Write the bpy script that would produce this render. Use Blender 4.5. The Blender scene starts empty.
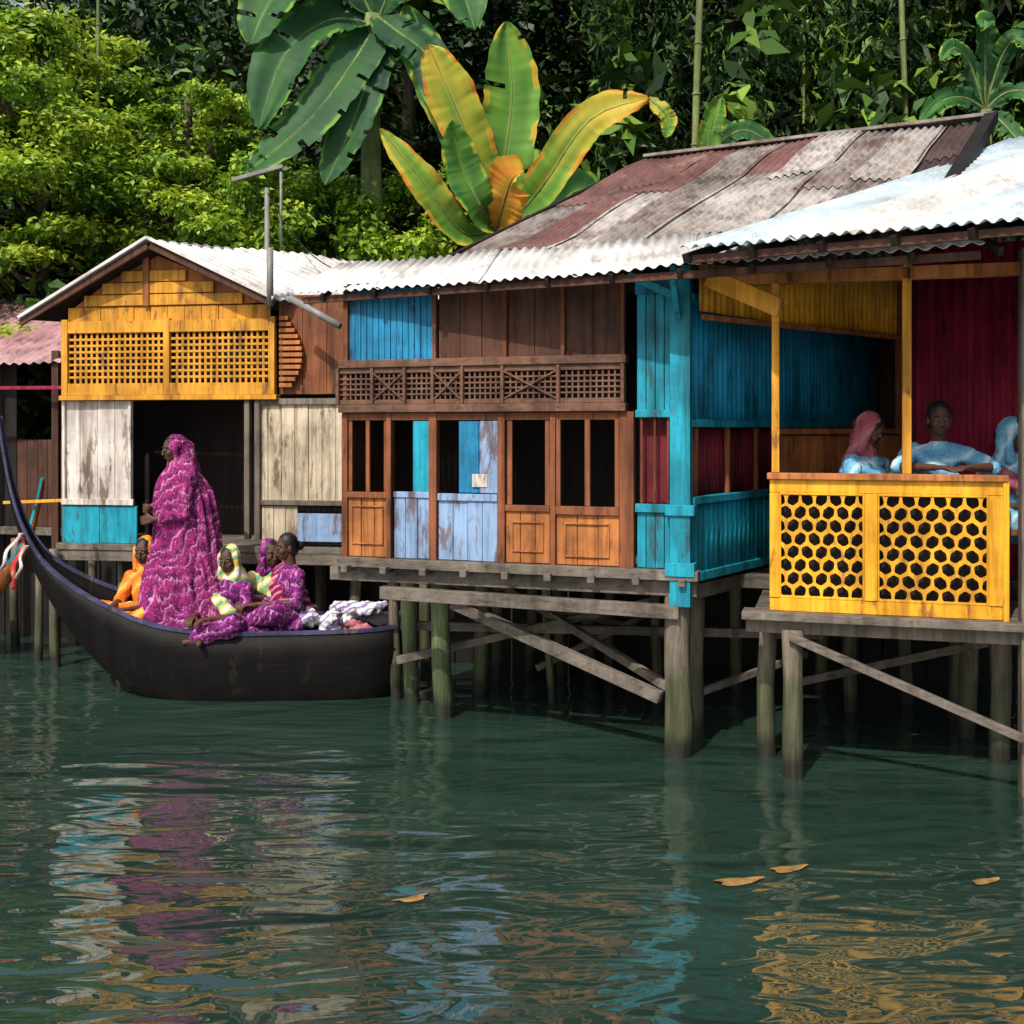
import bpy, bmesh, math, random
import numpy as np
from mathutils import Vector, Matrix, noise
random.seed(7); rng=np.random.default_rng(7)
scene=bpy.context.scene
V=Vector
# ------------------------------------------------------------ materials
def _nt(name):
    m=bpy.data.materials.new(name); m.use_nodes=True
    nt=m.node_tree; b=nt.nodes['Principled BSDF']; return m,nt,b
def _coord(nt,scale,rot=(0,0,0)):
    tc=nt.nodes.new('ShaderNodeTexCoord'); mp=nt.nodes.new('ShaderNodeMapping')
    mp.inputs['Scale'].default_value=scale; mp.inputs['Rotation'].default_value=rot
    nt.links.new(tc.outputs['Object'],mp.inputs['Vector']); return mp.outputs['Vector']
def _noise(nt,vec,scale,detail=4,rough=.6,dist=0):
    n=nt.nodes.new('ShaderNodeTexNoise'); n.inputs['Scale'].default_value=scale
    n.inputs['Detail'].default_value=min(detail,5); n.inputs['Roughness'].default_value=rough
    n.inputs['Distortion'].default_value=dist
    nt.links.new(vec,n.inputs['Vector']); return n.outputs['Fac']
def _ramp(nt,fac,stops,interp='LINEAR'):
    r=nt.nodes.new('ShaderNodeValToRGB'); r.color_ramp.interpolation=interp
    els=r.color_ramp.elements
    while len(els)<len(stops): els.new(.5)
    for e,(p,c) in zip(els,stops):
        e.position=p; e.color=(c[0],c[1],c[2],1) if not isinstance(c,(int,float)) else (c,c,c,1)
    nt.links.new(fac,r.inputs['Fac']); return r.outputs['Color']
def _mix(nt,fac,a,b,mode='MIX'):
    m=nt.nodes.new('ShaderNodeMix'); m.data_type='RGBA'; m.blend_type=mode
    def s(i,v):
        if isinstance(v,(tuple,list)): m.inputs[i].default_value=(v[0],v[1],v[2],1)
        elif isinstance(v,(int,float)): m.inputs[i].default_value=v
        else: nt.links.new(v,m.inputs[i])
    s(0,fac); s(6,a); s(7,b); return m.outputs[2]
def _math(nt,op,a,bv,c=None):
    q=nt.nodes.new('ShaderNodeMath');q.operation=op
    for i,x in enumerate((a,bv,c)):
        if x is None:continue
        if isinstance(x,(int,float)):q.inputs[i].default_value=x
        else:nt.links.new(x,q.inputs[i])
    return q.outputs[0]
def _bump(nt,b,h,strength,dist=.01):
    n=nt.nodes.new('ShaderNodeBump'); n.inputs['Strength'].default_value=strength
    n.inputs['Distance'].default_value=dist; nt.links.new(h,n.inputs['Height'])
    nt.links.new(n.outputs['Normal'],b.inputs['Normal'])
def wood(name,c,dark=.45,grain='z',rough=.7,bump=.5,wear=0.0,wearc=(.30,.24,.17),grime=.5,spec=.3):
    m,nt,b=_nt(name)
    sc={'z':(28,28,1.6),'x':(1.6,28,28),'n':(6,6,6)}[grain]
    g=_noise(nt,_coord(nt,sc),1.0,5,.65,.6)
    d=tuple(x*dark for x in c); l=tuple(min(1,x*1.25) for x in c)
    col=_ramp(nt,g,[(.28,d),(.5,c),(.75,l)])
    if wear>0:
        w=_noise(nt,_coord(nt,(9,9,2.2)),1.0,5,.7,.3)
        wm=_ramp(nt,w,[(.62-wear*.3,0.0),(.70-wear*.3,1.0)])
        wc=_ramp(nt,g,[(.3,tuple(x*.5 for x in wearc)),(.7,wearc)])
        col=_mix(nt,wm,col,wc)
    gr=_noise(nt,_coord(nt,(1,1,1)),2.3,5,.65)
    gm=_ramp(nt,gr,[(.35,grime),(.60,1.0)])
    col=_mix(nt,1.0,col,gm,'MULTIPLY')
    st=_noise(nt,_coord(nt,(9,9,.7)),1.0,3,.6)
    sm=_ramp(nt,st,[(.34,(.48,.44,.40)),(.52,(1,1,1))])
    col=_mix(nt,.8,col,sm,'MULTIPLY')
    nt.links.new(col,b.inputs['Base Color']); b.inputs['Roughness'].default_value=rough
    b.inputs['Specular IOR Level'].default_value=spec
    _bump(nt,b,g,bump,.006); return m
def sheet(name,c,rust=(.12,.04,.02),amt=.3,rough=.45,metal=0.0,dirt=.5):
    m,nt,b=_nt(name)
    n1=_noise(nt,_coord(nt,(1.2,1.2,1.2)),2.6,5,.75,.6)
    n2=_noise(nt,_coord(nt,(11,2.0,6),(0,0,-.48)),1.0,5,.7,.3)
    n3=_noise(nt,_coord(nt,(1,1,1)),1.3,4,.6)
    mm=_ramp(nt,n1,[(.64-amt*.5,0.0),(.82-amt*.4,1.0)])
    base=_ramp(nt,n2,[(.3,tuple(x*dirt for x in c)),(.52,c),(.8,tuple(min(1,x*1.12) for x in c))])
    rs=_ramp(nt,n2,[(.3,tuple(x*.5 for x in rust)),(.7,tuple(x*1.5 for x in rust))])
    col=_mix(nt,mm,base,rs)
    col=_mix(nt,1.0,col,_ramp(nt,n3,[(.35,(.66,.64,.62)),(.6,(1,1,1))]),'MULTIPLY')
    nt.links.new(col,b.inputs['Base Color'])
    b.inputs['Roughness'].default_value=rough; b.inputs['Metallic'].default_value=metal
    _bump(nt,b,n1,.3,.01); return m
def plain(name,c,rough=.6,var=.25,scale=8,bump=.2,spec=.4,sss=0):
    m,nt,b=_nt(name)
    n=_noise(nt,_coord(nt,(1,1,1)),scale,5)
    col=_ramp(nt,n,[(.3,tuple(x*(1-var) for x in c)),(.7,tuple(min(1,x*(1+var)) for x in c))])
    nt.links.new(col,b.inputs['Base Color']); b.inputs['Roughness'].default_value=rough
    b.inputs['Specular IOR Level'].default_value=spec
    if bump: _bump(nt,b,n,bump,.01)
    return m
def cloth(name,c1,c2,c3,scale=9,dist=5,mode='wave',folds=1.0):
    m,nt,b=_nt(name)
    if mode=='zig':
        dn=nt.nodes.new('ShaderNodeTexNoise');dn.inputs['Scale'].default_value=3.6
        nt.links.new(_coord(nt,(1,1,1)),dn.inputs['Vector'])
        sp_=nt.nodes.new('ShaderNodeSeparateXYZ');nt.links.new(_coord(nt,(1,1,1),(0,.55,0)),sp_.inputs[0])
        xx=_math(nt,'ADD',sp_.outputs['X'],_math(nt,'MULTIPLY',dn.outputs['Fac'],.35))
        h=_math(nt,'PINGPONG',xx,.030)
        zz=_math(nt,'ADD',sp_.outputs['Z'],_math(nt,'MULTIPLY',h,.8))
        zz=_math(nt,'ADD',zz,_math(nt,'MULTIPLY',dn.outputs['Fac'],.50))
        fr=_math(nt,'FRACT',_math(nt,'MULTIPLY',zz,scale),0)
        col=_ramp(nt,fr,[(.0,c2),(.20,c2),(.34,c1),(.56,c1),(.68,c3),(.74,c3),(.86,c2),(1,c2)])
        n2=_noise(nt,_coord(nt,(1,1,1)),14,4)
        col=_mix(nt,_ramp(nt,n2,[(.42,0.0),(.6,.8)]),col,c1)
        n3=_noise(nt,_coord(nt,(1,1,1)),40,3)
        col=_mix(nt,_ramp(nt,n3,[(.53,0.0),(.64,.75)]),col,c2)
        n4=_noise(nt,_coord(nt,(1,1,1)),55,3)
        col=_mix(nt,_ramp(nt,n4,[(.58,0.0),(.66,.6)]),col,c3)
    else:
        w=nt.nodes.new('ShaderNodeTexWave'); w.wave_type='BANDS'; w.bands_direction='Z'
        w.inputs['Scale'].default_value=scale; w.inputs['Distortion'].default_value=dist
        w.inputs['Detail'].default_value=2; w.inputs['Detail Scale'].default_value=1.6
        nt.links.new(_coord(nt,(1,1,1.15),(0.5,.6,0)),w.inputs['Vector'])
        col=_ramp(nt,w.outputs['Fac'],[(.18,c2),(.42,c1),(.76,c1),(.95,c3)])
        v=nt.nodes.new('ShaderNodeTexVoronoi'); v.inputs['Scale'].default_value=34
        nt.links.new(_coord(nt,(1,1,1)),v.inputs['Vector'])
        col=_mix(nt,_ramp(nt,v.outputs['Distance'],[(.12,.8),(.22,0.0)]),col,c3)
    nt.links.new(col,b.inputs['Base Color']); b.inputs['Roughness'].default_value=.85
    b.inputs['Specular IOR Level'].default_value=.12
    f=_noise(nt,_coord(nt,(17,17,3.2),(0,.45,0)),1,3,.5,.6)
    _bump(nt,b,f,.8*folds,.04); return m
def leafmat(name,stops,trans=.3,rough=.5):
    m,nt,b=_nt(name)
    a=nt.nodes.new('ShaderNodeAttribute'); a.attribute_name='tint'
    col=_ramp(nt,a.outputs['Fac'],stops)
    nt.links.new(col,b.inputs['Base Color']); b.inputs['Roughness'].default_value=rough
    b.inputs['Specular IOR Level'].default_value=.3
    if trans>0:
        t=nt.nodes.new('ShaderNodeBsdfTranslucent'); nt.links.new(col,t.inputs['Color'])
        x=nt.nodes.new('ShaderNodeMixShader'); x.inputs[0].default_value=trans
        out=nt.nodes['Material Output']
        nt.links.new(b.outputs[0],x.inputs[1]); nt.links.new(t.outputs[0],x.inputs[2])
        nt.links.new(x.outputs[0],out.inputs['Surface'])
    return m
# palette
M={}
M['brown']=wood('brown_wood',(.10,.042,.026),wear=.12,wearc=(.18,.09,.06))
M['brownx']=wood('brown_wood_h',(.17,.085,.055),grain='x',wear=.12,wearc=(.3,.18,.12))
M['redbrown']=wood('red_brown_wood',(.25,.085,.035),wear=.18,wearc=(.13,.06,.035))
M['orange']=wood('orange_wood',(.47,.17,.05),wear=.12,wearc=(.26,.11,.045))
M['blue']=wood('blue_paint',(.015,.25,.48),dark=.55,wear=.2,wearc=(.04,.12,.2),rough=.6)
M['blue2']=wood('bright_blue_paint',(.02,.38,.66),dark=.6,wear=.1,wearc=(.03,.2,.32),rough=.55)
M['teal']=wood('teal_paint',(.012,.33,.46),dark=.6,wear=.2,wearc=(.05,.18,.22),rough=.55)
M['lblue']=wood('pale_blue_paint',(.25,.38,.60),dark=.65,wear=.36,wearc=(.22,.18,.22),grime=.65)
M['yellow']=wood('yellow_paint',(.74,.34,.03),dark=.68,wear=.2,wearc=(.40,.18,.05),grime=.6,rough=.6)
M['gold']=wood('gold_paint',(.88,.42,.022),dark=.7,wear=.16,wearc=(.52,.22,.04),grime=.6,rough=.5)
M['whitep']=wood('weathered_white',(.70,.64,.58),dark=.6,wear=.3,wearc=(.36,.28,.22),grime=.65)
M['beige']=wood('beige_board',(.64,.54,.40),dark=.5,wear=.25,wearc=(.35,.25,.16),grime=.6)
M['grey']=wood('weathered_plank',(.17,.145,.12),dark=.35,grain='x',wear=.2,wearc=(.28,.23,.18))
M['greyz']=wood('weathered_post',(.19,.16,.125),dark=.35,wear=.2,wearc=(.28,.23,.18))
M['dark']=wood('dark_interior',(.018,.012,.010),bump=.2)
M['skirt']=wood('black_shade_board',(.010,.008,.007),bump=.6,wear=.1,wearc=(.03,.025,.02))  # near-black colour stands in for the deep shade under the houses
M['maroon']=wood('maroon_paint',(.40,.022,.075),dark=.5,wear=.1,wearc=(.14,.012,.03))
M['curtain']=wood('red_curtain',(.20,.016,.03),dark=.4)
M['rw']=sheet('white_roof_sheet',(.74,.73,.71),rust=(.40,.35,.30),amt=.2,dirt=.66)
M['rb']=sheet('pale_blue_roof_sheet',(.54,.66,.73),rust=(.45,.50,.53),amt=.2,dirt=.72)
M['rg']=sheet('grey_roof_sheet',(.31,.275,.25),rust=(.13,.075,.06),amt=.42,rough=.75,dirt=.4)
M['rg2']=sheet('light_grey_roof_sheet',(.46,.43,.40),rust=(.17,.105,.085),amt=.34,rough=.75,dirt=.5)
M['rr']=sheet('rusty_roof_sheet',(.17,.075,.062),rust=(.24,.17,.15),amt=.25,rough=.75)
M['rd']=sheet('dark_brown_roof_sheet',(.07,.038,.032),rust=(.035,.022,.02),amt=.3,rough=.7)
M['rp']=sheet('pink_roof_sheet',(.50,.27,.28),rust=(.16,.08,.08),amt=.35,rough=.6)
def pilemat(name,top,green):
    m,nt,b=_nt(name)
    g=_noise(nt,_coord(nt,(20,20,2)),1,5,.7,.5)
    col=_ramp(nt,g,[(.3,tuple(x*.3 for x in top)),(.7,top)])
    gc=_ramp(nt,g,[(.3,tuple(x*.3 for x in green)),(.7,green)])
    tc=nt.nodes.new('ShaderNodeTexCoord'); sp=nt.nodes.new('ShaderNodeSeparateXYZ')
    nt.links.new(tc.outputs['Object'],sp.inputs[0])
    n2=_noise(nt,_coord(nt,(6,6,3)),1,5)
    a=_math(nt,'MULTIPLY_ADD',n2,-.9,sp.outputs['Z'])
    mk=_ramp(nt,a,[(0.0,1.0),(.35,0.0)])
    col=_mix(nt,mk,col,gc)
    wet=_ramp(nt,_math(nt,'MULTIPLY_ADD',n2,-.2,sp.outputs['Z']),[(0.0,.22),(.10,1.0)])
    col=_mix(nt,1.0,col,wet,'MULTIPLY')
    nt.links.new(col,b.inputs['Base Color']); b.inputs['Roughness'].default_value=.65
    _bump(nt,b,g,.9,.02); return m
M['pile']=pilemat('pile_wood',(.24,.19,.14),(.09,.095,.045))
M['pileg']=pilemat('mossy_pile_wood',(.22,.28,.12),(.09,.13,.05))
M['skin']=plain('skin',(.085,.038,.024),rough=.6,var=.18,scale=20,bump=.08,spec=.3)
M['hair']=plain('hair',(.008,.006,.006),rough=.5,var=.4,scale=40,bump=.5)
M['eye']=plain('eye_white',(.28,.26,.23),rough=.3,var=.05,bump=0)
M['iris']=plain('iris',(.01,.006,.005),rough=.2,var=.1,bump=0)
M['lip']=plain('lips',(.11,.03,.028),rough=.5,var=.1,bump=0)
M['sari']=cloth('magenta_sari',(.27,.020,.14),(.085,.010,.065),(.56,.24,.38),scale=10,mode='zig')
M['purple']=cloth('purple_cloth',(.20,.018,.16),(.06,.008,.06),(.50,.24,.45),scale=11,mode='zig')
M['greeny']=cloth('green_yellow_cloth',(.62,.50,.08),(.12,.34,.22),(.66,.62,.55),scale=2.6,dist=7)
M['redc']=cloth('red_cloth',(.30,.02,.08),(.12,.01,.06),(.5,.25,.25),scale=4,dist=6)
M['bluec']=cloth('pale_blue_cloth',(.18,.44,.62),(.12,.33,.52),(.45,.64,.72),scale=2,dist=6)
M['whitec']=cloth('white_cloth',(.62,.60,.62),(.25,.2,.42),(.72,.7,.7),scale=4,dist=8)
M['pinkc']=cloth('pink_cloth',(.34,.10,.13),(.26,.07,.10),(.42,.16,.17),scale=2,dist=3)
M['orangec']=cloth('orange_cloth',(.80,.26,.03),(.60,.15,.02),(.8,.4,.1),scale=2,dist=3)
M['hull']=wood('black_hull',(.006,.005,.005),grain='x',rough=.6,bump=.5,wear=.10,wearc=(.022,.02,.017),spec=.16)
M['trimp']=wood('purple_blue_trim',(.06,.06,.14),grain='x',wear=.2,wearc=(.2,.18,.2))
M['iron']=plain('grey_metal',(.20,.20,.19),rough=.5)
M['bark']=wood('bark',(.10,.075,.05),bump=1.0)
M['bamboo']=wood('bamboo_culm',(.20,.26,.09),dark=.5,bump=.2)
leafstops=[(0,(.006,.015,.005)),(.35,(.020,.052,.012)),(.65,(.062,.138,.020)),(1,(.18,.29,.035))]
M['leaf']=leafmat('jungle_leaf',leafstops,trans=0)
M['leafb']=leafmat('bright_leaf',[(0,(.014,.042,.010)),(.3,(.060,.145,.018)),(.6,(.20,.36,.025)),(1,(.45,.55,.05))],trans=.3)
M['ban']=leafmat('banana_leaf',[(0,(.016,.050,.032)),(.33,(.04,.15,.03)),(.55,(.15,.34,.04)),(.78,(.58,.48,.05)),(1,(.70,.26,.03))],trans=.3,rough=.6)

# ------------------------------------------------------------ mesh helpers
def empty(name):
    e=bpy.data.objects.new(name,None); scene.collection.objects.link(e); return e
def mesh_obj(name,v,f,mat,parent=None,smooth=False):
    me=bpy.data.meshes.new(name); me.from_pydata([tuple(x) for x in v],[],f); me.update()
    if mat: me.materials.append(mat)
    if smooth: me.polygons.foreach_set('use_smooth',[True]*len(me.polygons))
    o=bpy.data.objects.new(name,me); scene.collection.objects.link(o)
    if parent: o.parent=parent
    return o
class Part:
    def __init__(s,name,parent,mat,bevel=.003,smooth=False,solid=0):
        s.n=name;s.p=parent;s.m=mat;s.b=bevel;s.s=smooth;s.so=solid;s.v=[];s.f=[]
    def obox(s,o,a,b,c):
        k=len(s.v)
        for x in (0,1):
            for y in (0,1):
                for z in (0,1): s.v.append(o+a*x+b*y+c*z)
        fs=[(0,1,3,2),(4,6,7,5),(0,4,5,1),(2,3,7,6),(0,2,6,4),(1,5,7,3)]
        if a.cross(b).dot(c)<0: fs=[t[::-1] for t in fs]
        s.f+=[tuple(k+i for i in t) for t in fs]
    def beam(s,p,q,w,h,up=V((0,0,1))):
        p=V(p);q=V(q);d=(q-p);dn=d.normalized()
        sd=dn.cross(up)
        if sd.length<.01: sd=V((1,0,0))
        sd.normalize(); u=sd.cross(dn).normalized()
        s.obox(p-sd*w/2-u*h/2,d,sd*w,u*h)
    def cyl(s,p,q,r1,r2,n=12,rings=1,wob=0,cap=True):
        p=V(p);q=V(q);d=(q-p);dn=d.normalized()
        a=dn.orthogonal().normalized();b=dn.cross(a);k=len(s.v)
        ph=random.random()*50
        for i in range(rings+1):
            t=i/rings;r=r1+(r2-r1)*t;c=p+d*t
            c=c+a*wob*noise.noise(V((t*2,ph,0)))+b*wob*noise.noise(V((ph,t*2,3)))
            for j in range(n):
                an=2*math.pi*j/n
                rr=r*(1+(.25*noise.noise(V((math.cos(an)*1.3,math.sin(an)*1.3,t*5+ph))) if wob else 0))
                s.v.append(c+a*rr*math.cos(an)+b*rr*math.sin(an))
        for i in range(rings):
            for j in range(n):
                j2=(j+1)%n
                s.f.append((k+i*n+j,k+i*n+j2,k+(i+1)*n+j2,k+(i+1)*n+j))
        if cap:
            s.f.append(tuple(k+j for j in range(n))[::-1]); s.f.append(tuple(k+rings*n+j for j in range(n)))
    def corr(s,A,B,C,D,ribs,amp=.012,nv=2,sag=0.0,per=6,jit=0):
        A,B,C,D=map(V,(A,B,C,D)); nrm=(B-A).cross(D-A).normalized()
        if nrm.z<0: nrm=-nrm
        k=len(s.v);nu=int(ribs*per)
        for i in range(nv+1):
            v=i/nv
            for j in range(nu+1):
                u=j/nu
                p=A.lerp(B,u).lerp(D.lerp(C,u),v)
                e=0
                if jit: e=jit*noise.noise(p*1.3)
                s.v.append(p+nrm*(amp*math.sin(2*math.pi*j/per)+e-sag*4*v*(1-v)))
        w=nu+1
        for i in range(nv):
            for j in range(nu): s.f.append((k+i*w+j,k+i*w+j+1,k+(i+1)*w+j+1,k+(i+1)*w+j))
    def poly(s,pts):
        k=len(s.v); s.v+=[V(p) for p in pts]; s.f.append(tuple(range(k,k+len(pts))))
    def slab(s,pts,h):
        k=len(s.v);n=len(pts);s.v+=[V(p) for p in pts]+[V(p)-V((0,0,h)) for p in pts]
        s.f.append(tuple(range(k,k+n))); s.f.append(tuple(range(k+n,k+2*n))[::-1])
        for i in range(n):
            j=(i+1)%n; s.f.append((k+i,k+n+i,k+n+j,k+j))
    def done(s):
        if not s.v: return
        o=mesh_obj(s.n,s.v,s.f,s.m,s.p,s.s)
        if s.so:
            m=o.modifiers.new('solid','SOLIDIFY');m.thickness=s.so
        if s.b:
            m=o.modifiers.new('bevel','BEVEL');m.width=s.b;m.segments=1;m.limit_method='ANGLE'
        return o
class Group:
    def __init__(s,name): s.e=empty(name); s.parts={}
    def __call__(s,part,mat=None,**k):
        if part not in s.parts: s.parts[part]=Part(part,s.e,M[mat] if isinstance(mat,str) else mat,**k)
        return s.parts[part]
    def done(s):
        for p in s.parts.values(): p.done()
class Wall:
    def __init__(s,p0,p1):
        s.o=V((p0[0],p0[1],0)); e=V((p1[0],p1[1],0)); s.L=(e-s.o).length
        s.d=(e-s.o).normalized(); s.n=V((s.d.y,-s.d.x,0))
    def P(s,u,z,n=0): return s.o+s.d*u+s.n*n+V((0,0,z))
    def box(s,part,u0,u1,z0,z1,n0=0,n1=.03):
        part.obox(s.P(u0,z0,n0),s.d*(u1-u0),s.n*(n1-n0),V((0,0,z1-z0)))
    def boards(s,part,u0,u1,z0,z1,w=.09,n0=0,t=.018,gap=.004):
        n=max(1,round((u1-u0)/w)); w=(u1-u0)/n
        for i in range(n):
            j=random.uniform(-.004,.004);e=random.uniform(0,.004)
            s.box(part,u0+i*w+gap/2,u0+(i+1)*w-gap/2,z0+e,z1,n0,n0+t+j)
    def grid(s,part,u0,u1,z0,z1,du,dz,b=.008,n0=0,t=.012):
        nu=max(1,round((u1-u0)/du));nz=max(1,round((z1-z0)/dz))
        for i in range(1,nu):
            u=u0+(u1-u0)*i/nu; s.box(part,u-b/2,u+b/2,z0,z1,n0,n0+t)
        for i in range(1,nz):
            z=z0+(z1-z0)*i/nz; s.box(part,u0,u1,z-b/2,z+b/2,n0+.003,n0+t+.003)
    def lattice(s,part,u0,u1,z0,z1,cell,n0=0,t=.02):
        nu=max(2,round((u1-u0)/cell)); du=(u1-u0)/nu; nz=max(2,round((z1-z0)/(cell*.87))); dz=(z1-z0)/nz
        R=24
        for r in range(nz):
            off=.5 if r%2 else 0
            for c in range(-1,nu+1):
                cu=u0+(c+.5+off)*du; cz=z0+(r+.5)*dz
                if cu<u0-.01*du or cu>u1+.01*du: continue
                k=len(part.v); rot=(0.5 if (c+r)%2 else -0.5)
                for lay in (0,1):
                    n=n0+t*lay
                    for ring in (0,1):
                        for i in range(R):
                            a=2*math.pi*i/R
                            if ring==0:
                                q=1/math.cos(((a+math.pi/6)%(math.pi/3))-math.pi/6)
                                uu=cu+math.cos(a)*q*du*.502; zz=cz+math.sin(a)*q*dz*.575
                            else:
                                e=1+.10*math.cos(2*(a-rot*1.5)); e*=1+.05*math.cos(6*a+math.pi)
                                uu=cu+math.cos(a)*du*.405*e; zz=cz+math.sin(a)*dz*.475*e
                            uu=min(max(uu,u0),u1);zz=min(max(zz,z0),z1)
                            part.v.append(s.P(uu,zz,n+(random.uniform(0,.0006))))
                for i in range(R):
                    j=(i+1)%R
                    part.f.append((k+2*R+i,k+2*R+j,k+3*R+j,k+3*R+i))
                    part.f.append((k+i,k+R+i,k+R+j,k+j))
                    part.f.append((k+R+i,k+3*R+i,k+3*R+j,k+R+j))
# ------------------------------------------------------------ main stilt house
mh=Group('stilt_house')
W=Wall((-1.245,8.2),(.84,7.5))
U=lambda p:(p-345)/290*2.2
H=lambda y:2.2-(y-430)*.00714
zt,zb=3.27,H(564)
br=mh('brown_wall_panel','brown');bx=mh('rail_frame','brownx');rb=mh('door_frame','redbrown')
og=mh('lower_panel','orange');bl=mh('blue_wall_board','blue');lb=mh('pale_blue_shutter','lblue')
dk=mh('interior_wall','dark');te=mh('teal_panel','teal')
W.boards(bl,U(350),U(439),H(362),zt-.03,.05,-.01,.02)
for a,b in ((444,510),(514,566),(570,622)): W.boards(br,U(a),U(b),H(358),zt-.0,.16,-.02,.018)
for p in (441,512,568,624): W.box(mh('upper_post','redbrown'),U(p)-.014,U(p)+.014,H(362),zt,-.02,.03)
W.box(mh('upper_post'),U(345),U(350),zb,zt,-.03,.035)
W.box(bx,U(345)-.02,U(628),H(366),H(358),-.03,.075)
W.box(bx,U(345)-.02,U(628),H(412),H(404),-.03,.075)
pr=(341,378,412,441,471,511,565,625)
for p in pr: W.box(bx,U(p)-.013,U(p)+.013,H(404)+.002,H(366)-.002,0,.07)
for i in range(7):
    a,b=U(pr[i])+.013,U(pr[i+1])-.013
    W.box(bx,a,b,H(372),H(366)-.001,.02,.055);W.box(bx,a,b,H(404)+.001,H(399),.02,.055)
    W.grid(mh('rail_lattice','brownx',bevel=.001),a,b,H(399),H(372),.042,.042,.013,.03,.014)
    if i%2:
        mh('rail_lattice').beam(W.P(a,H(399),.055),W.P(b,H(372),.055),.012,.01,W.n)
        mh('rail_lattice').beam(W.P(a,H(372),.062),W.P(b,H(399),.062),.012,.01,W.n)
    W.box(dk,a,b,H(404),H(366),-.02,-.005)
for p,w in ((347,6),(394,5),(440,8),(509,7),(559,5),(628,13)):
    W.box(rb,U(p-w/2),U(p+w/2),zb,H(412)-.002,-.03,.04)
W.box(rb,U(345),U(634),H(420),H(412)-.004,-.02,.03)
W.boards(og,U(350),U(392),zb+.02,H(497),.1,0,.02);W.box(rb,U(350),U(392),H(500),H(494),0,.045)
W.box(rb,U(369),U(373),H(494),H(420),0,.025);W.box(rb,U(350),U(354),H(494),H(420),0,.02);W.box(rb,U(388),U(392),H(494),H(420),0,.02)
W.boards(lb,U(399),U(436),zb+.02,H(497),.085,0,.022)
W.box(mh('door_leaf','teal'),U(419),U(436),H(495),H(421),0,.025);W.box(mh('shutter_rail','lblue'),U(399),U(436),H(499),H(493),0,.035)
W.boards(lb,U(445),U(505),zb+.02,H(497),.12,0,.022);W.box(mh('shutter_rail'),U(445),U(505),H(501),H(494),0,.04)
W.box(mh('blue_door_leaf','blue'),U(466),U(486),H(493),H(421),0,.02);W.box(mh('shutter_leaf','lblue'),U(487),U(505),H(493),H(421),.0,.028)
W.box(mh('white_sign','whitep'),U(480),U(495),H(487),H(474),.03,.035)
W.boards(og,U(513),U(556),zb+.02,H(508),.11,0,.02);W.box(rb,U(513),U(556),H(510),H(504),0,.04)
for a,b in ((514,519),(551,556)): W.box(rb,U(a),U(b),H(504),H(420),0,.02)
W.boards(og,U(562),U(621),zb+.02,H(508),.15,0,.02);W.box(rb,U(562),U(621),H(512),H(504),0,.045)
for a,b in ((562,566),(589,594),(617,621)): W.box(rb,U(a),U(b),H(504),H(420),0,.03)
for a,b,z0,z1 in ((519,550,H(550),H(520)),(570,612,H(553),H(520)),(354,388,H(548),H(508))):
    t=.010
    q=mh('panel_moulding','orange',bevel=.002)
    W.box(q,U(a),U(b),z1-t,z1,.02,.034);W.box(q,U(a),U(b),z0,z0+t,.02,.034)
    W.box(q,U(a),U(a)+t,z0+t,z1-t,.02,.033);W.box(q,U(b)-t,U(b),z0+t,z1-t,.02,.033)
W.box(mh('sill','grey'),-.06,2.64,zb-.05,zb+.018,-.02,.09)
W.box(dk,0,2.55,zt-.03,zt+.02,-.06,-.02)
W.boards(te,U(637),U(670),H(414),3.12,.06,0,.02);W.boards(te,U(637),U(670),zb+.02,H(503),.06,0,.02)
W.box(te,U(636),U(672),H(508),H(500),0,.045);W.box(te,U(636),U(672),H(418),H(411),0,.04);W.box(mh('corner_cap','blue'),U(636),U(676),3.12,3.24,0,.05)
W.box(te,U(668),U(686),1.02,3.30,-.02,.08)
W.box(te,U(664),U(690),zb-.02,zb+.07,-.02,.1);W.box(te,U(664),U(690),H(510),H(500),-.02,.1)
te.beam(W.P(U(632),3.24,.12),W.P(U(676),3.08,.12),.04,.05)
te.beam(W.P(U(676),2.95,.09),W.P(U(676),3.22,.33),.04,.05)
W.box(mh('curtain','curtain'),U(637),U(668),H(500),H(416),-.09,-.07)
for i in range(3): W.box(rb,U(640+i*12),U(642+i*12),H(500),H(416),-.01,.015)
S=Wall((1.18,7.385),(3.55,10.6))
A=lambda u,z,n=0:S.P(u,z,n)
bs=mh('blue_corrugated_wall','blue2',bevel=0,smooth=True,solid=.004)
bs.corr(A(0,2.27,.02),A(3.9,2.27,.02),A(3.9,3.06,.02),A(0,3.06,.02),52,.008,1)
S.box(te,.0,3.95,3.06,3.12,-.02,.045);S.box(te,0,3.95,2.22,2.27,-.02,.04)
tb=mh('teal_corrugated_wall','teal',bevel=0,smooth=True,solid=.004)
tb.corr(A(0,1.24,.02),A(3.9,1.24,.02),A(3.9,1.70,.02),A(0,1.70,.02),52,.008,1)
S.box(te,0,3.95,1.70,1.75,-.02,.05);S.box(te,0,3.95,1.18,1.24,-.02,.05)
cu=mh('side_curtain','curtain',bevel=0,smooth=True,solid=.003)
cu.corr(A(0.05,1.75,-.06),A(3.9,1.75,-.06),A(3.9,2.22,-.06),A(0.05,2.22,-.06),60,.014,1)
for k in range(8): S.box(rb,.1+k*.5,.13+k*.5,1.75,2.22,-.02,.015)
S.box(mh('gable_infill','brown'),0,.6,3.12,3.38,-.03,0);S.box(mh('gable_infill'),.61,3.95,3.12,3.62,-.03,0)
Lw=Wall((-.2,10.5),(-1.245,8.2)); Lw.boards(mh('side_board','brown'),0,Lw.L,zb,3.26,.14)
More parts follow.
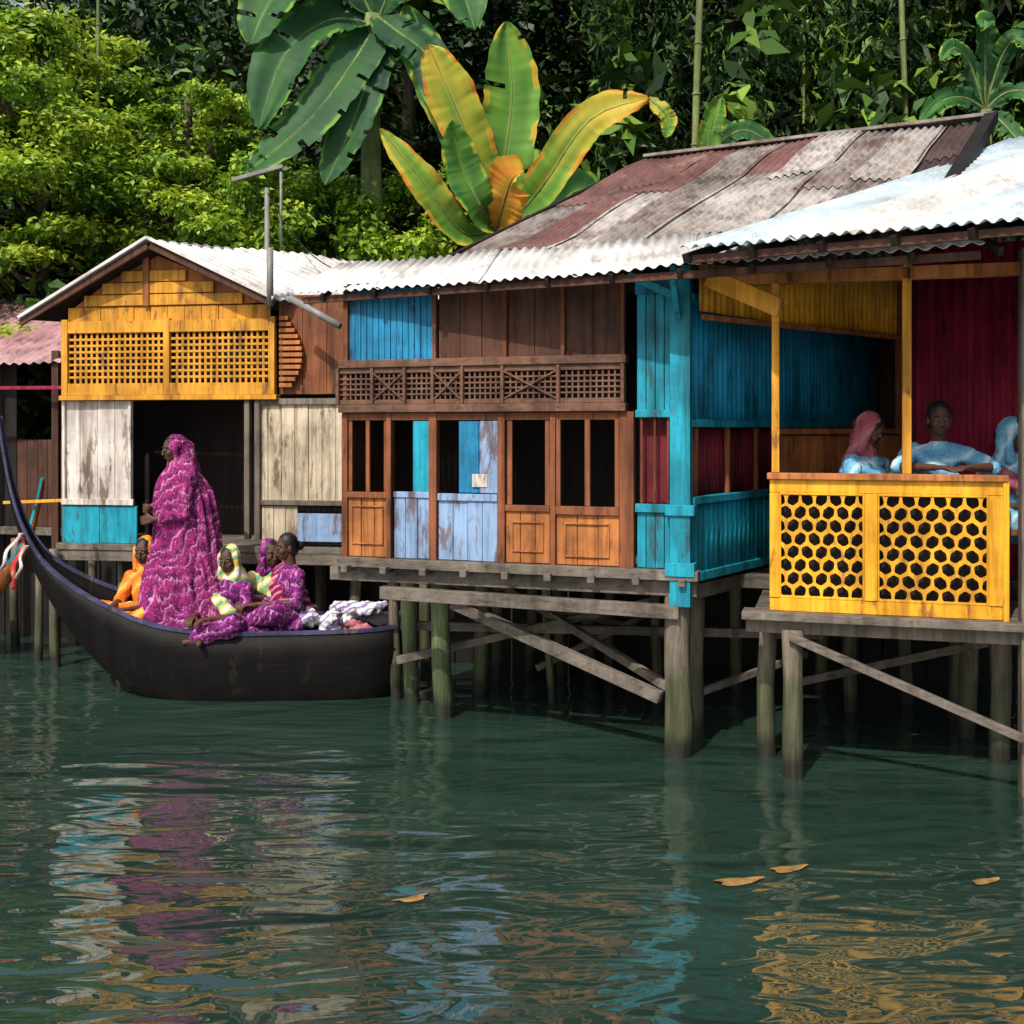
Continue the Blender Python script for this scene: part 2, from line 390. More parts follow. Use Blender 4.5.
Bw=Wall((3.55,10.62),(-.2,10.52)); Bw.boards(mh('rear_board','brown'),0,Bw.L,zb,3.5,.16)
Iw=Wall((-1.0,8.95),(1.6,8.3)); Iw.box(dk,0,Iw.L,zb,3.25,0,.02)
mh('floor','grey').slab([(-1.25,8.17,zb-.002),(1.18,7.38,zb-.002),(3.55,10.6,zb-.002),(-.2,10.5,zb-.002)],.05)
Kb=Wall((-1.6,10.45),(3.9,10.2)); Kb.boards(mh('under_house_shade','skirt'),0,Kb.L,-.3,1.1,.18,gap=.012)  # black boards added to paint the shade below the floor
E=lambda t,z=0:V((.815+.89*t,7.0-.46*t,3.22+z)); I=lambda t,z=0:V((.919+.89*t,7.9-.46*t,3.54+z))
Rr=lambda t,z=0:V((2.21+.89*t,10.39-.46*t,4.85+z))
aw=[(-2.75,-2.6),(-2.0,-1.9),(-1.2,-1.15),(-.45,-.4),(.35,.4),(1.1,1.15),(2.0,2.0)]
for i in range(6):
    z=.006*(i%2)+random.uniform(0,.006)
    mh('awning_sheet_%d'%i,'rw',bevel=0,smooth=True,solid=.003).corr(E(aw[i][0]-.03,z),E(aw[i+1][0]+.02,z),I(aw[i+1][1]+.02,z+.03),I(aw[i][1]-.03,z+.03),10,.011,3,jit=.03)
nb=9; mats=['rg','rr','rg2','rg','rg2','rg2','rg2','rg','rd']
for i in range(nb):
    t0=-1.57+(1.95+1.57)*i/nb;t1=-1.57+(1.95+1.57)*(i+1)/nb;r0=-.95+(2.1+.95)*i/nb;r1=-.95+(2.1+.95)*(i+1)/nb
    z=.012*(i%2)+random.uniform(0,.01)
    a,b,c,d=I(t0-.03,z),I(t1+.02,z),Rr(r1+.02,z),Rr(r0-.03,z)
    cut=random.uniform(.35,.65)
    mh('roof_sheet_%d'%i,mats[i],bevel=0,smooth=True,solid=.003).corr(a,b,b.lerp(c,cut+.03),a.lerp(d,cut+.03),6,.013,4,jit=.06)
    o=V((0,0,.012)); mu=['rr','rr','rr','rg','rr','rg2','rg','rg2','rd'][i]
    mh('roof_upper_sheet_%d'%i,mu,bevel=0,smooth=True,solid=.003).corr(a.lerp(d,cut)+o,b.lerp(c,cut)+o,c+o,d+o,6,.013,4,jit=.06)
mh('ridge_cap','rg').beam(Rr(-1,.04),Rr(2.15,.04),.16,.03)
mh('rake_board','dark').beam(I(1.98,.03),Rr(2.13,.03),.1,.10)
mh('rake_board').beam(I(-1.6,.0),Rr(-1.0,.0),.05,.05)
rs=mh('rear_roof','rg',bevel=0,solid=.003)
bk=V((1.3,2.5,-1.3))
rs.corr(Rr(-.95,-.01),Rr(2.1,-.01),Rr(2.1,-.01)+bk,Rr(-.95,-.01)+bk,34,.012,2)
mh('gable_wall','brown',bevel=0).poly([I(-1.45,-.06),Rr(-.85,-.08),Rr(-.85,-.08)+bk])
mh('fascia','brown').beam(E(-2.7,-.045)+V((.02,.05,0)),E(2,-.045)+V((.02,.05,0)),.02,.05)
for k in range(11):
    t=-2.5+k*.46
    mh('rafter','dark').beam(E(t,-.04),I(t,-.03),.03,.05)
sb=mh('deck_beam','grey')
sb.beam((-1.35,8.28,1.13),(1.25,7.40,1.13),.09,.10)
sb.beam((-1.3,8.9,1.1),(1.9,8.0,1.1),.1,.1); sb.beam((-.9,9.8,1.1),(2.9,9.2,1.1),.1,.1)
sb.beam((-.95,8.0,1.02),(1.12,7.36,.98),.07,.09)
sb.beam((1.22,7.5,1.1),(3.5,10.5,1.1),.09,.1)
for k in range(9):
    f=k/8; p=V((-1.2+2.35*f,8.13-.75*f,1.185)); sb.beam(p+V((-.03,-.1,0)),p+V((.75,2.2,0)),.05,.05)
pl=mh('pile','pile',bevel=0,smooth=True);pg=mh('mossy_pile','pileg',bevel=0,smooth=True)
def pile(part,px,d,top,r,lean=(0,0)):
    x=(px-512)*d/1100
    part.cyl((x+lean[0],d+lean[1],-1.0),(x,d,top),r*1.08,r,14,12,.045)
pile(pl,676,7.45,1.15,.088,(.02,0));pile(pl,699,7.9,1.1,.05);pile(pg,440,8.4,1.1,.07,(.06,0));pile(pg,408,8.85,1.12,.06,(.09,0))
pile(pl,394,9.0,1.12,.045);pile(pg,481,9.2,1.1,.06,(-.02,0));pile(pl,499,9.7,1.1,.045);pile(pl,560,9.9,1.1,.05);pile(pl,610,9.9,1.1,.045)
pile(pl,655,9.2,1.1,.04,(.05,0));pile(pl,735,9.4,1.1,.05);pile(pl,530,10.1,1.1,.05);pile(pl,360,10.1,1.1,.05);pile(pl,425,10.1,1.1,.05);pile(pg,545,8.9,1.1,.03,(.1,0));pile(pl,590,10.0,1.1,.06)
brc=mh('brace','grey')
brc.beam((-.44,8.15,.92),(1.0,7.40,.40),.07,.08);brc.beam((1.2,7.6,.35),(-.2,9.4,.95),.05,.06);brc.beam((-.9,8.6,.4),(1.1,8.7,.85),.05,.06)
brc.beam((1.25,7.9,.28),(2.3,8.6,.45),.04,.05)
brc.beam((-.9,8.9,.62),(2.4,8.5,.62),.05,.07);brc.beam((-.5,9.3,.9),(1.6,9.9,.3),.05,.06);brc.beam((.2,9.0,.25),(1.9,9.4,1.0),.04,.05)
mh.done()

# ------------------------------------------------------------ porch house (right)
ph=Group('veranda_house')
Q=Wall((1.665,7.1),(3.03,6.7))
U=lambda p:(p-770)/240*1.422
H=lambda y:2.2-(y-430)*.00627
fl=1.04
ye=ph('railing_frame','gold');lt=ph('railing_lattice','gold',bevel=.0015)
Q.box(ph('deck_plank','grey'),-.17,2.4,fl-.05,fl,-.06,.13)
for k in range(6): Q.box(ph('deck_plank'),-.1,2.4,fl-.04,fl-.003*(k%2),-.18*(k+1)-.06,-.18*k-.07)
ph('floor','grey').slab([(1.6,7.16,fl-.045),(4.4,6.3,fl-.045),(5.4,8.3,fl-.045),(3.2,9.05,fl-.045)],.05)
Q.box(ph('deck_beam','greyz'),-.15,2.4,fl-.14,fl-.052,-.04,.05)
Q.box(ph('top_rail','orange'),-.015,U(1008),1.885,1.925,-.03,.06)
Q.box(ye,0,U(1006),1.80,1.884,0,.03)
Q.box(ye,0,U(1006),fl+.002,1.125,0,.032)
for a,b in ((770,780),(868,881),(990,1005)): Q.box(ye,U(a),U(b),1.127,1.798,0,.04)
Q.box(ye,U(1003),U(1009),1.02,1.89,-.03,.05)
Q.lattice(lt,U(780),U(868),1.125,1.80,.092,.005,.022);Q.lattice(lt,U(881),U(990),1.125,1.80,.092,.005,.022)
for a,b in ((780,868),(881,990)):
    Q.box(ye,U(a),U(a)+.012,1.127,1.798,.0,.034);Q.box(ye,U(b)-.012,U(b),1.127,1.798,0,.034)
    Q.box(ye,U(a)+.012,U(b)-.012,1.785,1.80,0,.034);Q.box(ye,U(a)+.012,U(b)-.012,1.125,1.14,0,.034)
Q.box(ph('lattice_hole_shade','dark'),U(775),U(1000),fl+.01,1.80,-.055,-.04)  # added dark sheet, paints the shade seen through the lattice holes
post=ph('column','yellow')
Q.box(post,U(772),U(780),1.926,3.2,-.03,.02);Q.box(post,U(906),U(915),1.926,3.3,-.03,.03)
ph('corner_post','greyz',bevel=.006).obox(V((3.06,6.6,-.9)),V((.12,-.03,0)),V((.03,.12,0)),V((0,0,4.2)))
Q.box(ph('header_beam','orange'),-.3,2.3,3.14,3.22,-.05,.03)
Vw=Wall((1.24,7.28),(3.2,9.0))
vy=ph('yellow_valance','gold',bevel=0,smooth=True,solid=.004)
vy.corr(Vw.P(0.0,2.99),Vw.P(Vw.L,2.93),Vw.P(Vw.L,3.45),Vw.P(0,3.30),40,.008,1)
Vw.box(ph('valance_rail','orange'),0,Vw.L,2.93,2.965,.01,.04)
ph('pale_beam','yellow').beam((1.28,7.2,3.2),(1.72,7.05,2.98),.03,.12)
Ow=Wall((1.85,7.75),(3.2,9.0)); Ow.boards(ph('low_wall','orange'),0,Ow.L,fl,2.16,.12); Ow.box(ph('low_wall'),-.02,Ow.L,2.17,2.21,-.02,.06)
Ow.box(ph('brown_post','redbrown'),Ow.L-.1,Ow.L-.02,fl,3.4,-.02,.06)
Mw=Wall((3.2,9.0),(5.4,8.25))
mc=ph('maroon_wall','maroon',bevel=0,smooth=True,solid=.004)
mc.corr(Mw.P(0,fl),Mw.P(Mw.L,fl),Mw.P(Mw.L,3.7),Mw.P(0,3.7),24,.014,1)
Mw.box(ph('wall_post','redbrown'),.0,.07,fl,3.6,.01,.06);Mw.box(ph('wall_post'),1.1,1.16,fl,3.6,.01,.06)
Rw=Wall((5.4,8.25),(4.5,6.2)); Rw.boards(ph('right_wall','maroon'),0,Rw.L,fl,3.6,.2)
Kw=Wall((3.5,10.6),(3.2,9.02)); Kw.boards(ph('rear_partition','redbrown'),0,Kw.L,fl,3.7,.2)
Q.box(ph('bench','redbrown'),.10,2.2,1.545,1.585,-.95,-.12)
for u in (.2,.9,1.6,2.1): Q.box(ph('bench'),u,u+.05,fl,1.544,-.9,-.85);Q.box(ph('bench'),u,u+.05,fl,1.544,-.2,-.15)
a,b,c,d=V((1.06,6.72,3.30)),V((3.95,5.23,3.34)),V((7.0,7.5,4.7)),V((4.09,9.0,4.56))
for i in range(5):
    t0,t1=i/5,(i+1)/5; z=V((0,0,.008*(i%2)+.002*i))
    ph('roof_sheet_%d'%i,'rb' if i!=1 else 'rw',bevel=0,smooth=True,solid=.003).corr(a.lerp(b,t0-.01)+z,a.lerp(b,t1+.01)+z,d.lerp(c,t1+.01)+z,d.lerp(c,t0-.01)+z,9,.014,4,jit=.03)
ph('fascia','brown').beam(a+V((.03,.06,-.05)),b+V((.03,.06,-.05)),.02,.05)
for i in range(9):
    t=i/8; p=a.lerp(b,t);q=d.lerp(c,t); ph('rafter','dark').beam(p+V((0,.03,-.05)),p.lerp(q,.95)+V((0,0,-.05)),.04,.06)
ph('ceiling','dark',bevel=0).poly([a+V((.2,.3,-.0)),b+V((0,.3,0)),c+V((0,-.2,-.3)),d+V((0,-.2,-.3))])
Ks=Wall((2.6,10.0),(6.2,8.7)); Ks.boards(ph('under_house_shade','skirt'),0,Ks.L,-.3,.98,.18,gap=.012)  # added black boards, painted shade beneath the veranda
pl=ph('pile','pile',bevel=0,smooth=True)
def pile2(px,d,top,r,lean=(0,0)): pile(pl,px,d,top,r,lean)
pile2(794,6.98,.93,.06);pile2(769,7.45,.93,.058);pile2(850,8.6,.95,.05);pile2(905,8.9,.95,.05);pile2(953,8.4,.95,.045);pile2(968,7.9,.95,.06);pile2(1000,7.3,.95,.065);pile2(820,9.3,.95,.05)
bb=ph('brace','grey'); bb.beam((1.75,6.93,.90),(3.05,6.55,.36),.05,.05)
bb.beam((1.7,7.5,.9),(4.2,6.9,.9),.08,.09);bb.beam((2.0,8.2,.9),(4.5,7.6,.9),.08,.09);bb.beam((2.2,8.5,.25),(3.6,7.6,.8),.05,.06)
ph.done()

# ------------------------------------------------------------ left gabled house
lh=Group('gabled_house')
G=Wall((-4.214,10.3),(-1.495,9.85))
U=lambda p:(p-62)/283*2.756
H=lambda y:2.2-(y-430)*.00915
ye=lh('yellow_frame','yellow')
G.boards(lh('gable_board','yellow'),U(68),U(273),H(320),3.34,.17,-.02,.02)
gp=lh('gable_peak','orange',bevel=0)
gp.poly([G.P(U(68),3.30,-.01),G.P(U(273),3.36,-.01),G.P(U(150),3.85,-.01)])
for z0,z1,f in ((3.35,3.45,.78),(3.46,3.56,.55),(3.57,3.67,.32)):
    c=U(150);G.box(lh('gable_board'),c-(U(150)-U(68))*f,c+(U(273)-U(150))*f,z0,z1,0,.018)
G.box(lh('king_post','orange'),U(147),U(153),3.34,3.80,.019,.035)
for p in (68,172,276): G.box(ye,U(p)-.03,U(p)+.03,H(395),H(318),0,.06)
for y0,y1 in ((332,320),(395,383)): G.box(ye,U(68)+.031,U(276)-.031,H(y0),H(y1),0,.055)
G.box(lh('balcony_sill','yellow'),U(64),U(282),H(400),H(395)-.002,-.02,.09)
for a,b in ((72,169),(176,273)):
    G.grid(lh('yellow_lattice','yellow',bevel=.001),U(a),U(b),H(383),H(332),.055,.055,.022,.02,.014)
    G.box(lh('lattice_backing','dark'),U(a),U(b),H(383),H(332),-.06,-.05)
G.boards(lh('brown_board','redbrown'),U(280),U(350),H(395),3.42,.2,-.04,.02)
for k in range(12):
    z=H(388)+k*.055; G.box(lh('carved_bracket','orange'),U(283),U(283)+.08+.14*abs(math.sin(k*.26+.3)),z,z+.036,-.01,.05)
G.boards(lh('white_board','whitep'),U(64),U(136),H(503),H(400)-.004,.2,0,.02)
for k in (66,134): G.box(lh('white_trim','whitep'),U(k)-.015,U(k)+.015,H(503),H(400)-.004,.02,.045)
G.box(lh('white_trim'),U(64),U(138),H(506),H(500),.021,.05)
G.boards(lh('teal_board','teal'),U(64),U(141),H(545),H(507),.35,0,.03)
G.boards(lh('beige_board','beige'),U(258),U(350),H(500),H(403),.13,0,.02)
for k in (252,262): G.box(lh('jamb','greyz'),U(k)-.025,U(k)+.025,H(538),H(400)-.004,0,.06)
G.box(lh('jamb'),U(262)+.026,U(350),H(405),H(399),.0,.05);G.box(lh('jamb'),U(262)+.026,U(350),H(504),H(499),.0,.05)
G.boards(lh('blue_board','lblue'),U(300),U(350),H(540),H(512),.5,0,.03)
G.boards(lh('beige_board'),U(265),U(300),H(540),H(505),.1,0,.02)
fz=H(545)
lh('floor','grey').slab([(-4.25,10.25,fz),(-1.45,9.8,fz),(-.9,12.2,fz),(-3.9,12.8,fz)],.06)
G.box(lh('floor_beam','grey'),-.05,2.8,fz-.16,fz-.062,-.05,.04)
iw=Wall((-4.1,11.3),(-1.4,10.9)); iw.box(lh('interior_wall','dark'),0,iw.L,fz,3.4,0,.03)
lw=Wall((-3.9,12.7),(-4.214,10.32)); lw.boards(lh('left_board','brown'),0,lw.L,fz,3.2,.2)
sw=Wall((-4.6,11.4),(-1.0,10.9)); sw.boards(lh('under_house_shade','skirt'),0,sw.L,-.3,fz-.08,.18,gap=.012)  # added black boards, painted shade beneath the gabled house
P_,E_,L_=V((-3.29,9.95,3.925)),V((-2.11,9.78,3.365)),V((-4.60,10.3,3.25)); dv=V((2.1,1.75,.02))
for i in range(3):
    t0,t1=i/3,(i+1)/3; z=V((0,0,.008*(i%2)))
    lh('roof_sheet_%d'%i,'rw',bevel=0,smooth=True,solid=.003).corr(E_+dv*(t0-.01)+z,E_+dv*(t1+.01)+z,P_+dv*(t1+.01)+z,P_+dv*(t0-.01)+z,9,.013,3,jit=.04)
lh('roof_left','rw',bevel=0,smooth=True,solid=.003).corr(L_,L_+dv,P_+dv,P_,26,.012,2)
lh('barge_board','brown').beam(L_+V((0,-.01,-.05)),P_+V((0,-.01,-.06)),.03,.06);lh('barge_board').beam(P_+V((.02,-.01,-.06)),E_+V((0,-.01,-.05)),.03,.06)
lh('barge_cap','rw').beam(L_+V((0,-.03,.0)),P_+V((0,-.03,.01)),.05,.03);lh('barge_cap').beam(P_+V((0,-.03,.01)),E_+V((0,-.03,.0)),.05,.03)
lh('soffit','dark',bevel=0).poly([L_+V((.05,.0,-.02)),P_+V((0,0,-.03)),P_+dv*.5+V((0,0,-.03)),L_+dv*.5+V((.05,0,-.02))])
pl=lh('pile','pile',bevel=0,smooth=True)
for px,d,t,r in ((38,10.5,1.1,.035),(55,10.2,1.1,.04),(120,10.4,1.1,.03),(93,11,1.1,.04),(200,10.6,1.1,.05),(320,10.4,1.1,.05),(270,10.8,1.1,.05),(15,11.2,1.1,.04)): pile(pl,px,d,t,r)
lh.done()
# ------------------------------------------------------------ far left hut
fh=Group('wooden_hut')
F=Wall((-7.2,11.9),(-4.55,11.3))
F.boards(fh('wall_board','dark'),0,F.L-.6,1.2,3.0,.16);F.boards(fh('brown_board','brown'),F.L-.6,F.L,1.2,2.1,.12)
for i in range(3): fh('roof_sheet_%d'%i,'rp',bevel=0,smooth=True,solid=.003).corr((-7.6+i*1.05,11.6-i*.2,2.87+.01*i),(-6.5+i*1.05,11.38-i*.2,2.87+.01*i),(-6.0+i*1.05,13.3-i*.2,3.75+.01*i),(-7.1+i*1.05,13.5-i*.2,3.75+.01*i),10,.014,3,jit=.04)
fh('red_pipe','maroon').beam((-6.5,11.2,2.62),(-4.4,10.9,2.62),.03,.035);fh('post','brown').beam((-4.6,11.1,-.5),(-4.6,11.1,3.0),.07,.07);fh('post').beam((-5.4,11.3,-.5),(-5.4,11.3,3.0),.07,.07)
fh('floor','grey').slab([(-7.2,11.85,1.2),(-4.5,11.2,1.2),(-4.3,13,1.2),(-7,13.6,1.2)],.08)
F.boards(fh('under_hut_shade','skirt'),0,F.L,-.3,1.1,.2,n0=-.3,gap=.01)  # added black boards, painted shade beneath the hut
fh('pipe_rail','yellow').beam((-4.9,10.6,1.5),(-3.95,10.3,1.55),.02,.03)
fh.done()

# ------------------------------------------------------------ boats
def cat(arr,n):
    arr=np.array(arr,float);m=len(arr);out=[]
    for i in range(m-1):
        p0,p1,p2,p3=arr[max(i-1,0)],arr[i],arr[i+1],arr[min(i+2,m-1)]
        for k in range(n):
            t=k/n;out.append(.5*((2*p1)+(-p0+p2)*t+(2*p0-5*p1+4*p2-p3)*t*t+(-p0+3*p1-3*p2+p3)*t**3))
    out.append(arr[-1]);return np.array(out)
def boat(name,stations,yc,yaw,mh_,mt,off=(0,0,0),deck=.42):
    g=Group(name);st=cat(stations,5);n=16
    R=Matrix.Rotation(yaw,4,'Z');O=V(off)
    X=lambda p:(R@V(p))+O
    h=g('hull',mh_,bevel=0,smooth=True,solid=.02)
    for x,k,gz,w in st:
        for j in range(n+1):
            a=math.pi*j/n
            yy=-w*math.copysign(abs(math.cos(a))**.75,math.cos(a));zz=gz-(gz-k)*abs(math.sin(a))**.8
            h.v.append(X((x,yc+yy,zz)))
    for i in range(len(st)-1):
        for j in range(n):
            q=i*(n+1)+j;h.f.append((q,q+1,q+n+2,q+n+1))
    h.f.append(tuple(range(n+1)))
    for i in range(len(st)-1):
        if st[i][3]<.12: break
        def sp(r,f):
            a=math.pi*f; return X((r[0],yc-r[3]*abs(math.cos(a))**.75-.008,r[2]-(r[2]-r[1])*abs(math.sin(a))**.8))
        g('strake',mh_,bevel=.002).beam(sp(st[i],.08),sp(st[i+1],.08),.02,.022)
    for sgn,part in ((-1,'gunwale_strip'),(1,'gunwale_strip_far')):
        for i in range(len(st)-1):
            p=X((st[i][0],yc+sgn*(st[i][3]+.012),st[i][2]));q=X((st[i+1][0],yc+sgn*(st[i+1][3]+.012),st[i+1][2]))
            s_=.03 if st[i][3]>.1 else .022
            g(part,mt,bevel=0).beam(p,q,s_,s_)
    for k in range(7):
        x=stations[1][0]-.02-k*.28
        g('thwart','brownx').obox(X((x-.25,yc-.36,deck)),R@V((.26,0,0)),R@V((0,.72,0)),V((0,0,.025)))
    return g
st=[(-.95,.05,.60,.33),(-1.2,-.12,.58,.40),(-1.8,-.18,.57,.46),(-2.4,-.18,.57,.47),(-2.9,-.10,.63,.42),(-3.3,.12,.76,.31),(-3.65,.46,.92,.20),(-3.92,.85,1.11,.10),(-4.10,1.22,1.37,.050),(-4.21,1.56,1.67,.030),(-4.28,1.94,2.0,.020),(-4.33,2.28,2.32,.010)]
lb_=boat('wooden_longboat',st,9.3,0,'hull','trimp')
M['ribbonr']=cloth('red_ribbon_cloth',(.55,.06,.05),(.45,.04,.05),(.6,.2,.15),scale=2,dist=2)
M['ribbonw']=cloth('white_ribbon_cloth',(.66,.58,.54),(.55,.40,.38),(.7,.68,.66),scale=2,dist=2)
for q,(x0,z0,x1,z1,w_,mm_) in enumerate(((-4.10,1.30,-4.20,.86,.05,'ribbonr'),(-4.12,1.34,-4.30,1.00,.04,'ribbonw'),(-4.06,1.24,-4.12,.96,.035,'ribbonw'))):
    rbn=lb_('bow_ribbon_%d'%q,mm_,bevel=0,smooth=True,solid=.003)
    for i in range(13):
        t=i/12
        for j in (0,1): rbn.v.append(V((x0+(x1-x0)*t+.02*math.sin(t*9+q)+(j-.5)*w_*(1-.3*t),9.22-.03*q+.02*math.sin(t*7+j*.8),z0+(z1-z0)*t)))
    for i in range(12): rbn.f.append((2*i,2*i+1,2*i+3,2*i+2))
lb_.done()
b2=boat('orange_rowboat',[(x+4.3,k*.75,g*.75,w) for x,k,g,w in st],0,math.radians(180),'orange','teal',off=(-4.55,10.6,0));b2.done()

# ------------------------------------------------------------ people
def usphere(nu=12,nv=8):
    v=[(0,0,1)];f=[]
    for i in range(1,nv):
        for j in range(nu):
            a=math.pi*i/nv;b=2*math.pi*j/nu;v.append((math.sin(a)*math.cos(b),math.sin(a)*math.sin(b),math.cos(a)))
    v.append((0,0,-1));L=len(v)-1
    for j in range(nu):
        f.append((0,1+j,1+(j+1)%nu));f.append((L,1+(nv-2)*nu+(j+1)%nu,1+(nv-2)*nu+j))
        for i in range(nv-2):
            a=1+i*nu+j;b=1+i*nu+(j+1)%nu;f.append((a,a+nu,b+nu,b))
    return np.array(v),f
SV,SF=usphere()
class Fig:
    def __init__(s,name,loc,yaw):
        s.e=empty(name);s.M=Matrix.Translation(V(loc))@Matrix.Rotation(yaw,4,'Z');s.p={}
    def _p(s,n): return s.p.setdefault(n,([],[]))
    def ell(s,n,c,r,R=None):
        v,f=s._p(n);k=len(v)
        for q in SV:
            w=V((q[0]*r[0],q[1]*r[1],q[2]*r[2]))
            if R is not None:w=R@w
            v.append(s.M@(V(c)+w))
        f+= [tuple(k+i for i in t) for t in SF]
    def cap(s,n,pts,sq=1):
        for a,b in zip(pts[:-1],pts[1:]):
            pa,pb=V(a[:3]),V(b[:3]);L=(pb-pa).length;st=max(1,int(L/(.3*min(a[3],b[3])))+1)
            for i in range(st+1):
                t=i/st;r=a[3]*(1-t)+b[3]*t;s.ell(n,pa.lerp(pb,t),(r,r,r))
    def head(s,c,yaw=0,pitch=0,hair=True,hood=None,bun=True):
        R=(Matrix.Rotation(yaw,3,'Z')@Matrix.Rotation(pitch,3,'X'));c=V(c)
        T=lambda p:c+R@V(p)
        e=lambda n,p,r:s.ell(n,T(p),r,R)
        e('skin',(0,0,.01),(.070,.086,.094));e('skin',(0,.028,-.05),(.052,.055,.058));e('skin',(0,.05,-.085),(.025,.027,.019))
        for sg in(-1,1):
            e('skin',(sg*.035,.054,-.03),(.024,.024,.027));e('skin',(sg*.073,-.005,-.015),(.009,.02,.032));e('skin',(sg*.03,.071,.022),(.024,.012,.008))
            e('eyes',(sg*.028,.0745,.002),(.0120,.0105,.0058));e('irises',(sg*.028,.083,.002),(.006,.004,.0052))
            e('skin',(sg*.012,.096,-.038),(.009,.009,.007));e('hair_brows',(sg*.030,.083,.024),(.018,.005,.003))
        s.cap('skin',[tuple(T((0,.082,.01)))+(.008,),tuple(T((0,.100,-.035)))+(.0105,)])
        e('lips',(0,.083,-.062),(.020,.010,.0045));e('lips',(0,.081,-.070),(.017,.010,.005))
        if hair:
            e('hair',(0,-.015,.027),(.081,.088,.094));e('hair',(0,-.04,-.02),(.073,.058,.080))
            if bun:e('hair',(0,-.115,-.01),(.04,.035,.04))
        if hood:
            e(hood,(0,-.030,.026),(.089,.096,.103));e(hood,(0,-.055,-.05),(.086,.062,.11))
            for sg in(-1,1):s.cap(hood,[tuple(T((sg*.073,.013,.03)))+(.022,),tuple(T((sg*.077,.010,-.06)))+(.022,),tuple(T((sg*.07,.02,-.15)))+(.04,)])
        s.cap('skin',[tuple(T((0,-.01,-.06)))+(.05,),tuple(T((0,-.02,-.16)))+(.048,)])
    def hand(s,w,d,n,side,curl=.5):
        w=V(w);d=V(d).normalized();n=V(n);n=(n-d*n.dot(d)).normalized();sd=d.cross(n)*side
        for k in range(4):
            o=(k-1.5)*.019;base=w+d*.078+sd*o
            s.cap('skin',[tuple(w+d*.01+sd*o*.5)+(.017,),tuple(base)+(.0115,)])
            L=(.034,.038,.035,.027)[k];p=base;dirv=d.copy();pt=[tuple(p)+(.0095,)]
            for q,rr in((1,.009),(.7,.008),(.55,.007)):
                dirv=Matrix.Rotation(curl*.75,3,dirv.cross(n))@dirv
                p=p+dirv*L*q;pt.append(tuple(p)+(rr,))
            s.cap('skin',pt)
        t0=w+d*.025-sd*.025;t1=t0+(d*.6-sd*.7+n*.3).normalized()*.035;t2=t1+(d*.9-sd*.2+n*.35).normalized()*.03
        s.cap('skin',[tuple(t0)+(.014,),tuple(t1)+(.011,),tuple(t2)+(.009,)])
    def arm(s,sh,el,wr,cl,side,n=(0,0,-1),curl=.5,sleeve=1.0,hd=None):
        sh,el,wr=V(sh),V(el),V(wr)
        s.cap('skin',[tuple(sh)+(.042,),tuple(el)+(.034,),tuple(el.lerp(wr,.3))+(.033,),tuple(wr)+(.022,)])
        if sleeve<=1: s.cap(cl,[tuple(sh)+(.06,),tuple(sh.lerp(el,sleeve))+(.052,)])
        else: s.cap(cl,[tuple(sh)+(.062,),tuple(el)+(.055,),tuple(el.lerp(wr,sleeve-1))+(.05,)])
        s.hand(wr,hd if hd else (wr-el),n,side,curl)
    def done(s,mats,fold={}):
        for n,(v,f) in s.p.items():
            m=M[mats.get(n,{'eyes':'eye','irises':'iris','lips':'lip','hair_brows':'hair','hair':'hair','skin':'skin'}.get(n,'sari'))]
            o=mesh_obj(n,v,f,m,s.e,True)
            if n in('eyes','irises','hair_brows'):continue
            r=o.modifiers.new('union','REMESH');r.mode='VOXEL';r.voxel_size={'skin':.0045,'lips':.003,'hair':.008}.get(n,.010);r.use_smooth_shade=True
            sm=o.modifiers.new('smooth','SMOOTH');sm.factor=.5;sm.iterations={'skin':2,'lips':1,'hair':4}.get(n,8)
            if n in fold:
                t=bpy.data.textures.new('fold','CLOUDS');t.noise_scale=fold[n][1];t.noise_depth=1
                d=o.modifiers.new('folds','DISPLACE');d.texture=t;d.strength=fold[n][0];d.mid_level=.5;d.texture_coords='LOCAL'
w=Fig('standing_woman',(-2.80,9.27,.445),math.radians(125))
w.head((0,.05,1.60),yaw=-.05,pitch=-.15,hair=True,hood='shawl',bun=False)
w.cap('shawl',[(0,-.04,1.58,.09),(0,-.04,1.48,.115),(0,-.03,1.40,.145),(0,-.02,1.28,.16)])
for sg in(-1,1): w.cap('shawl',[(sg*.03,-.04,1.50,.09),(sg*.10,-.02,1.43,.09),(sg*.17,-.01,1.35,.085)])
w.arm((.19,.0,1.33),(.23,.06,1.08),(.06,.24,1.10),'shawl',-1,n=(-.2,-1,0),curl=.9,sleeve=1.65)
w.arm((-.19,.0,1.33),(-.24,.04,1.05),(-.08,.25,1.02),'shawl',1,n=(.2,-1,0),curl=.9,sleeve=1.65)
for sg in(-1,1): w.cap('skin',[(sg*.09,.0,.12,.05),(sg*.09,0,.06,.04),(sg*.10,.08,.035,.03),(sg*.10,.14,.03,.025)])
w.done({'shawl':'sari'},{'shawl':(.03,.14)})
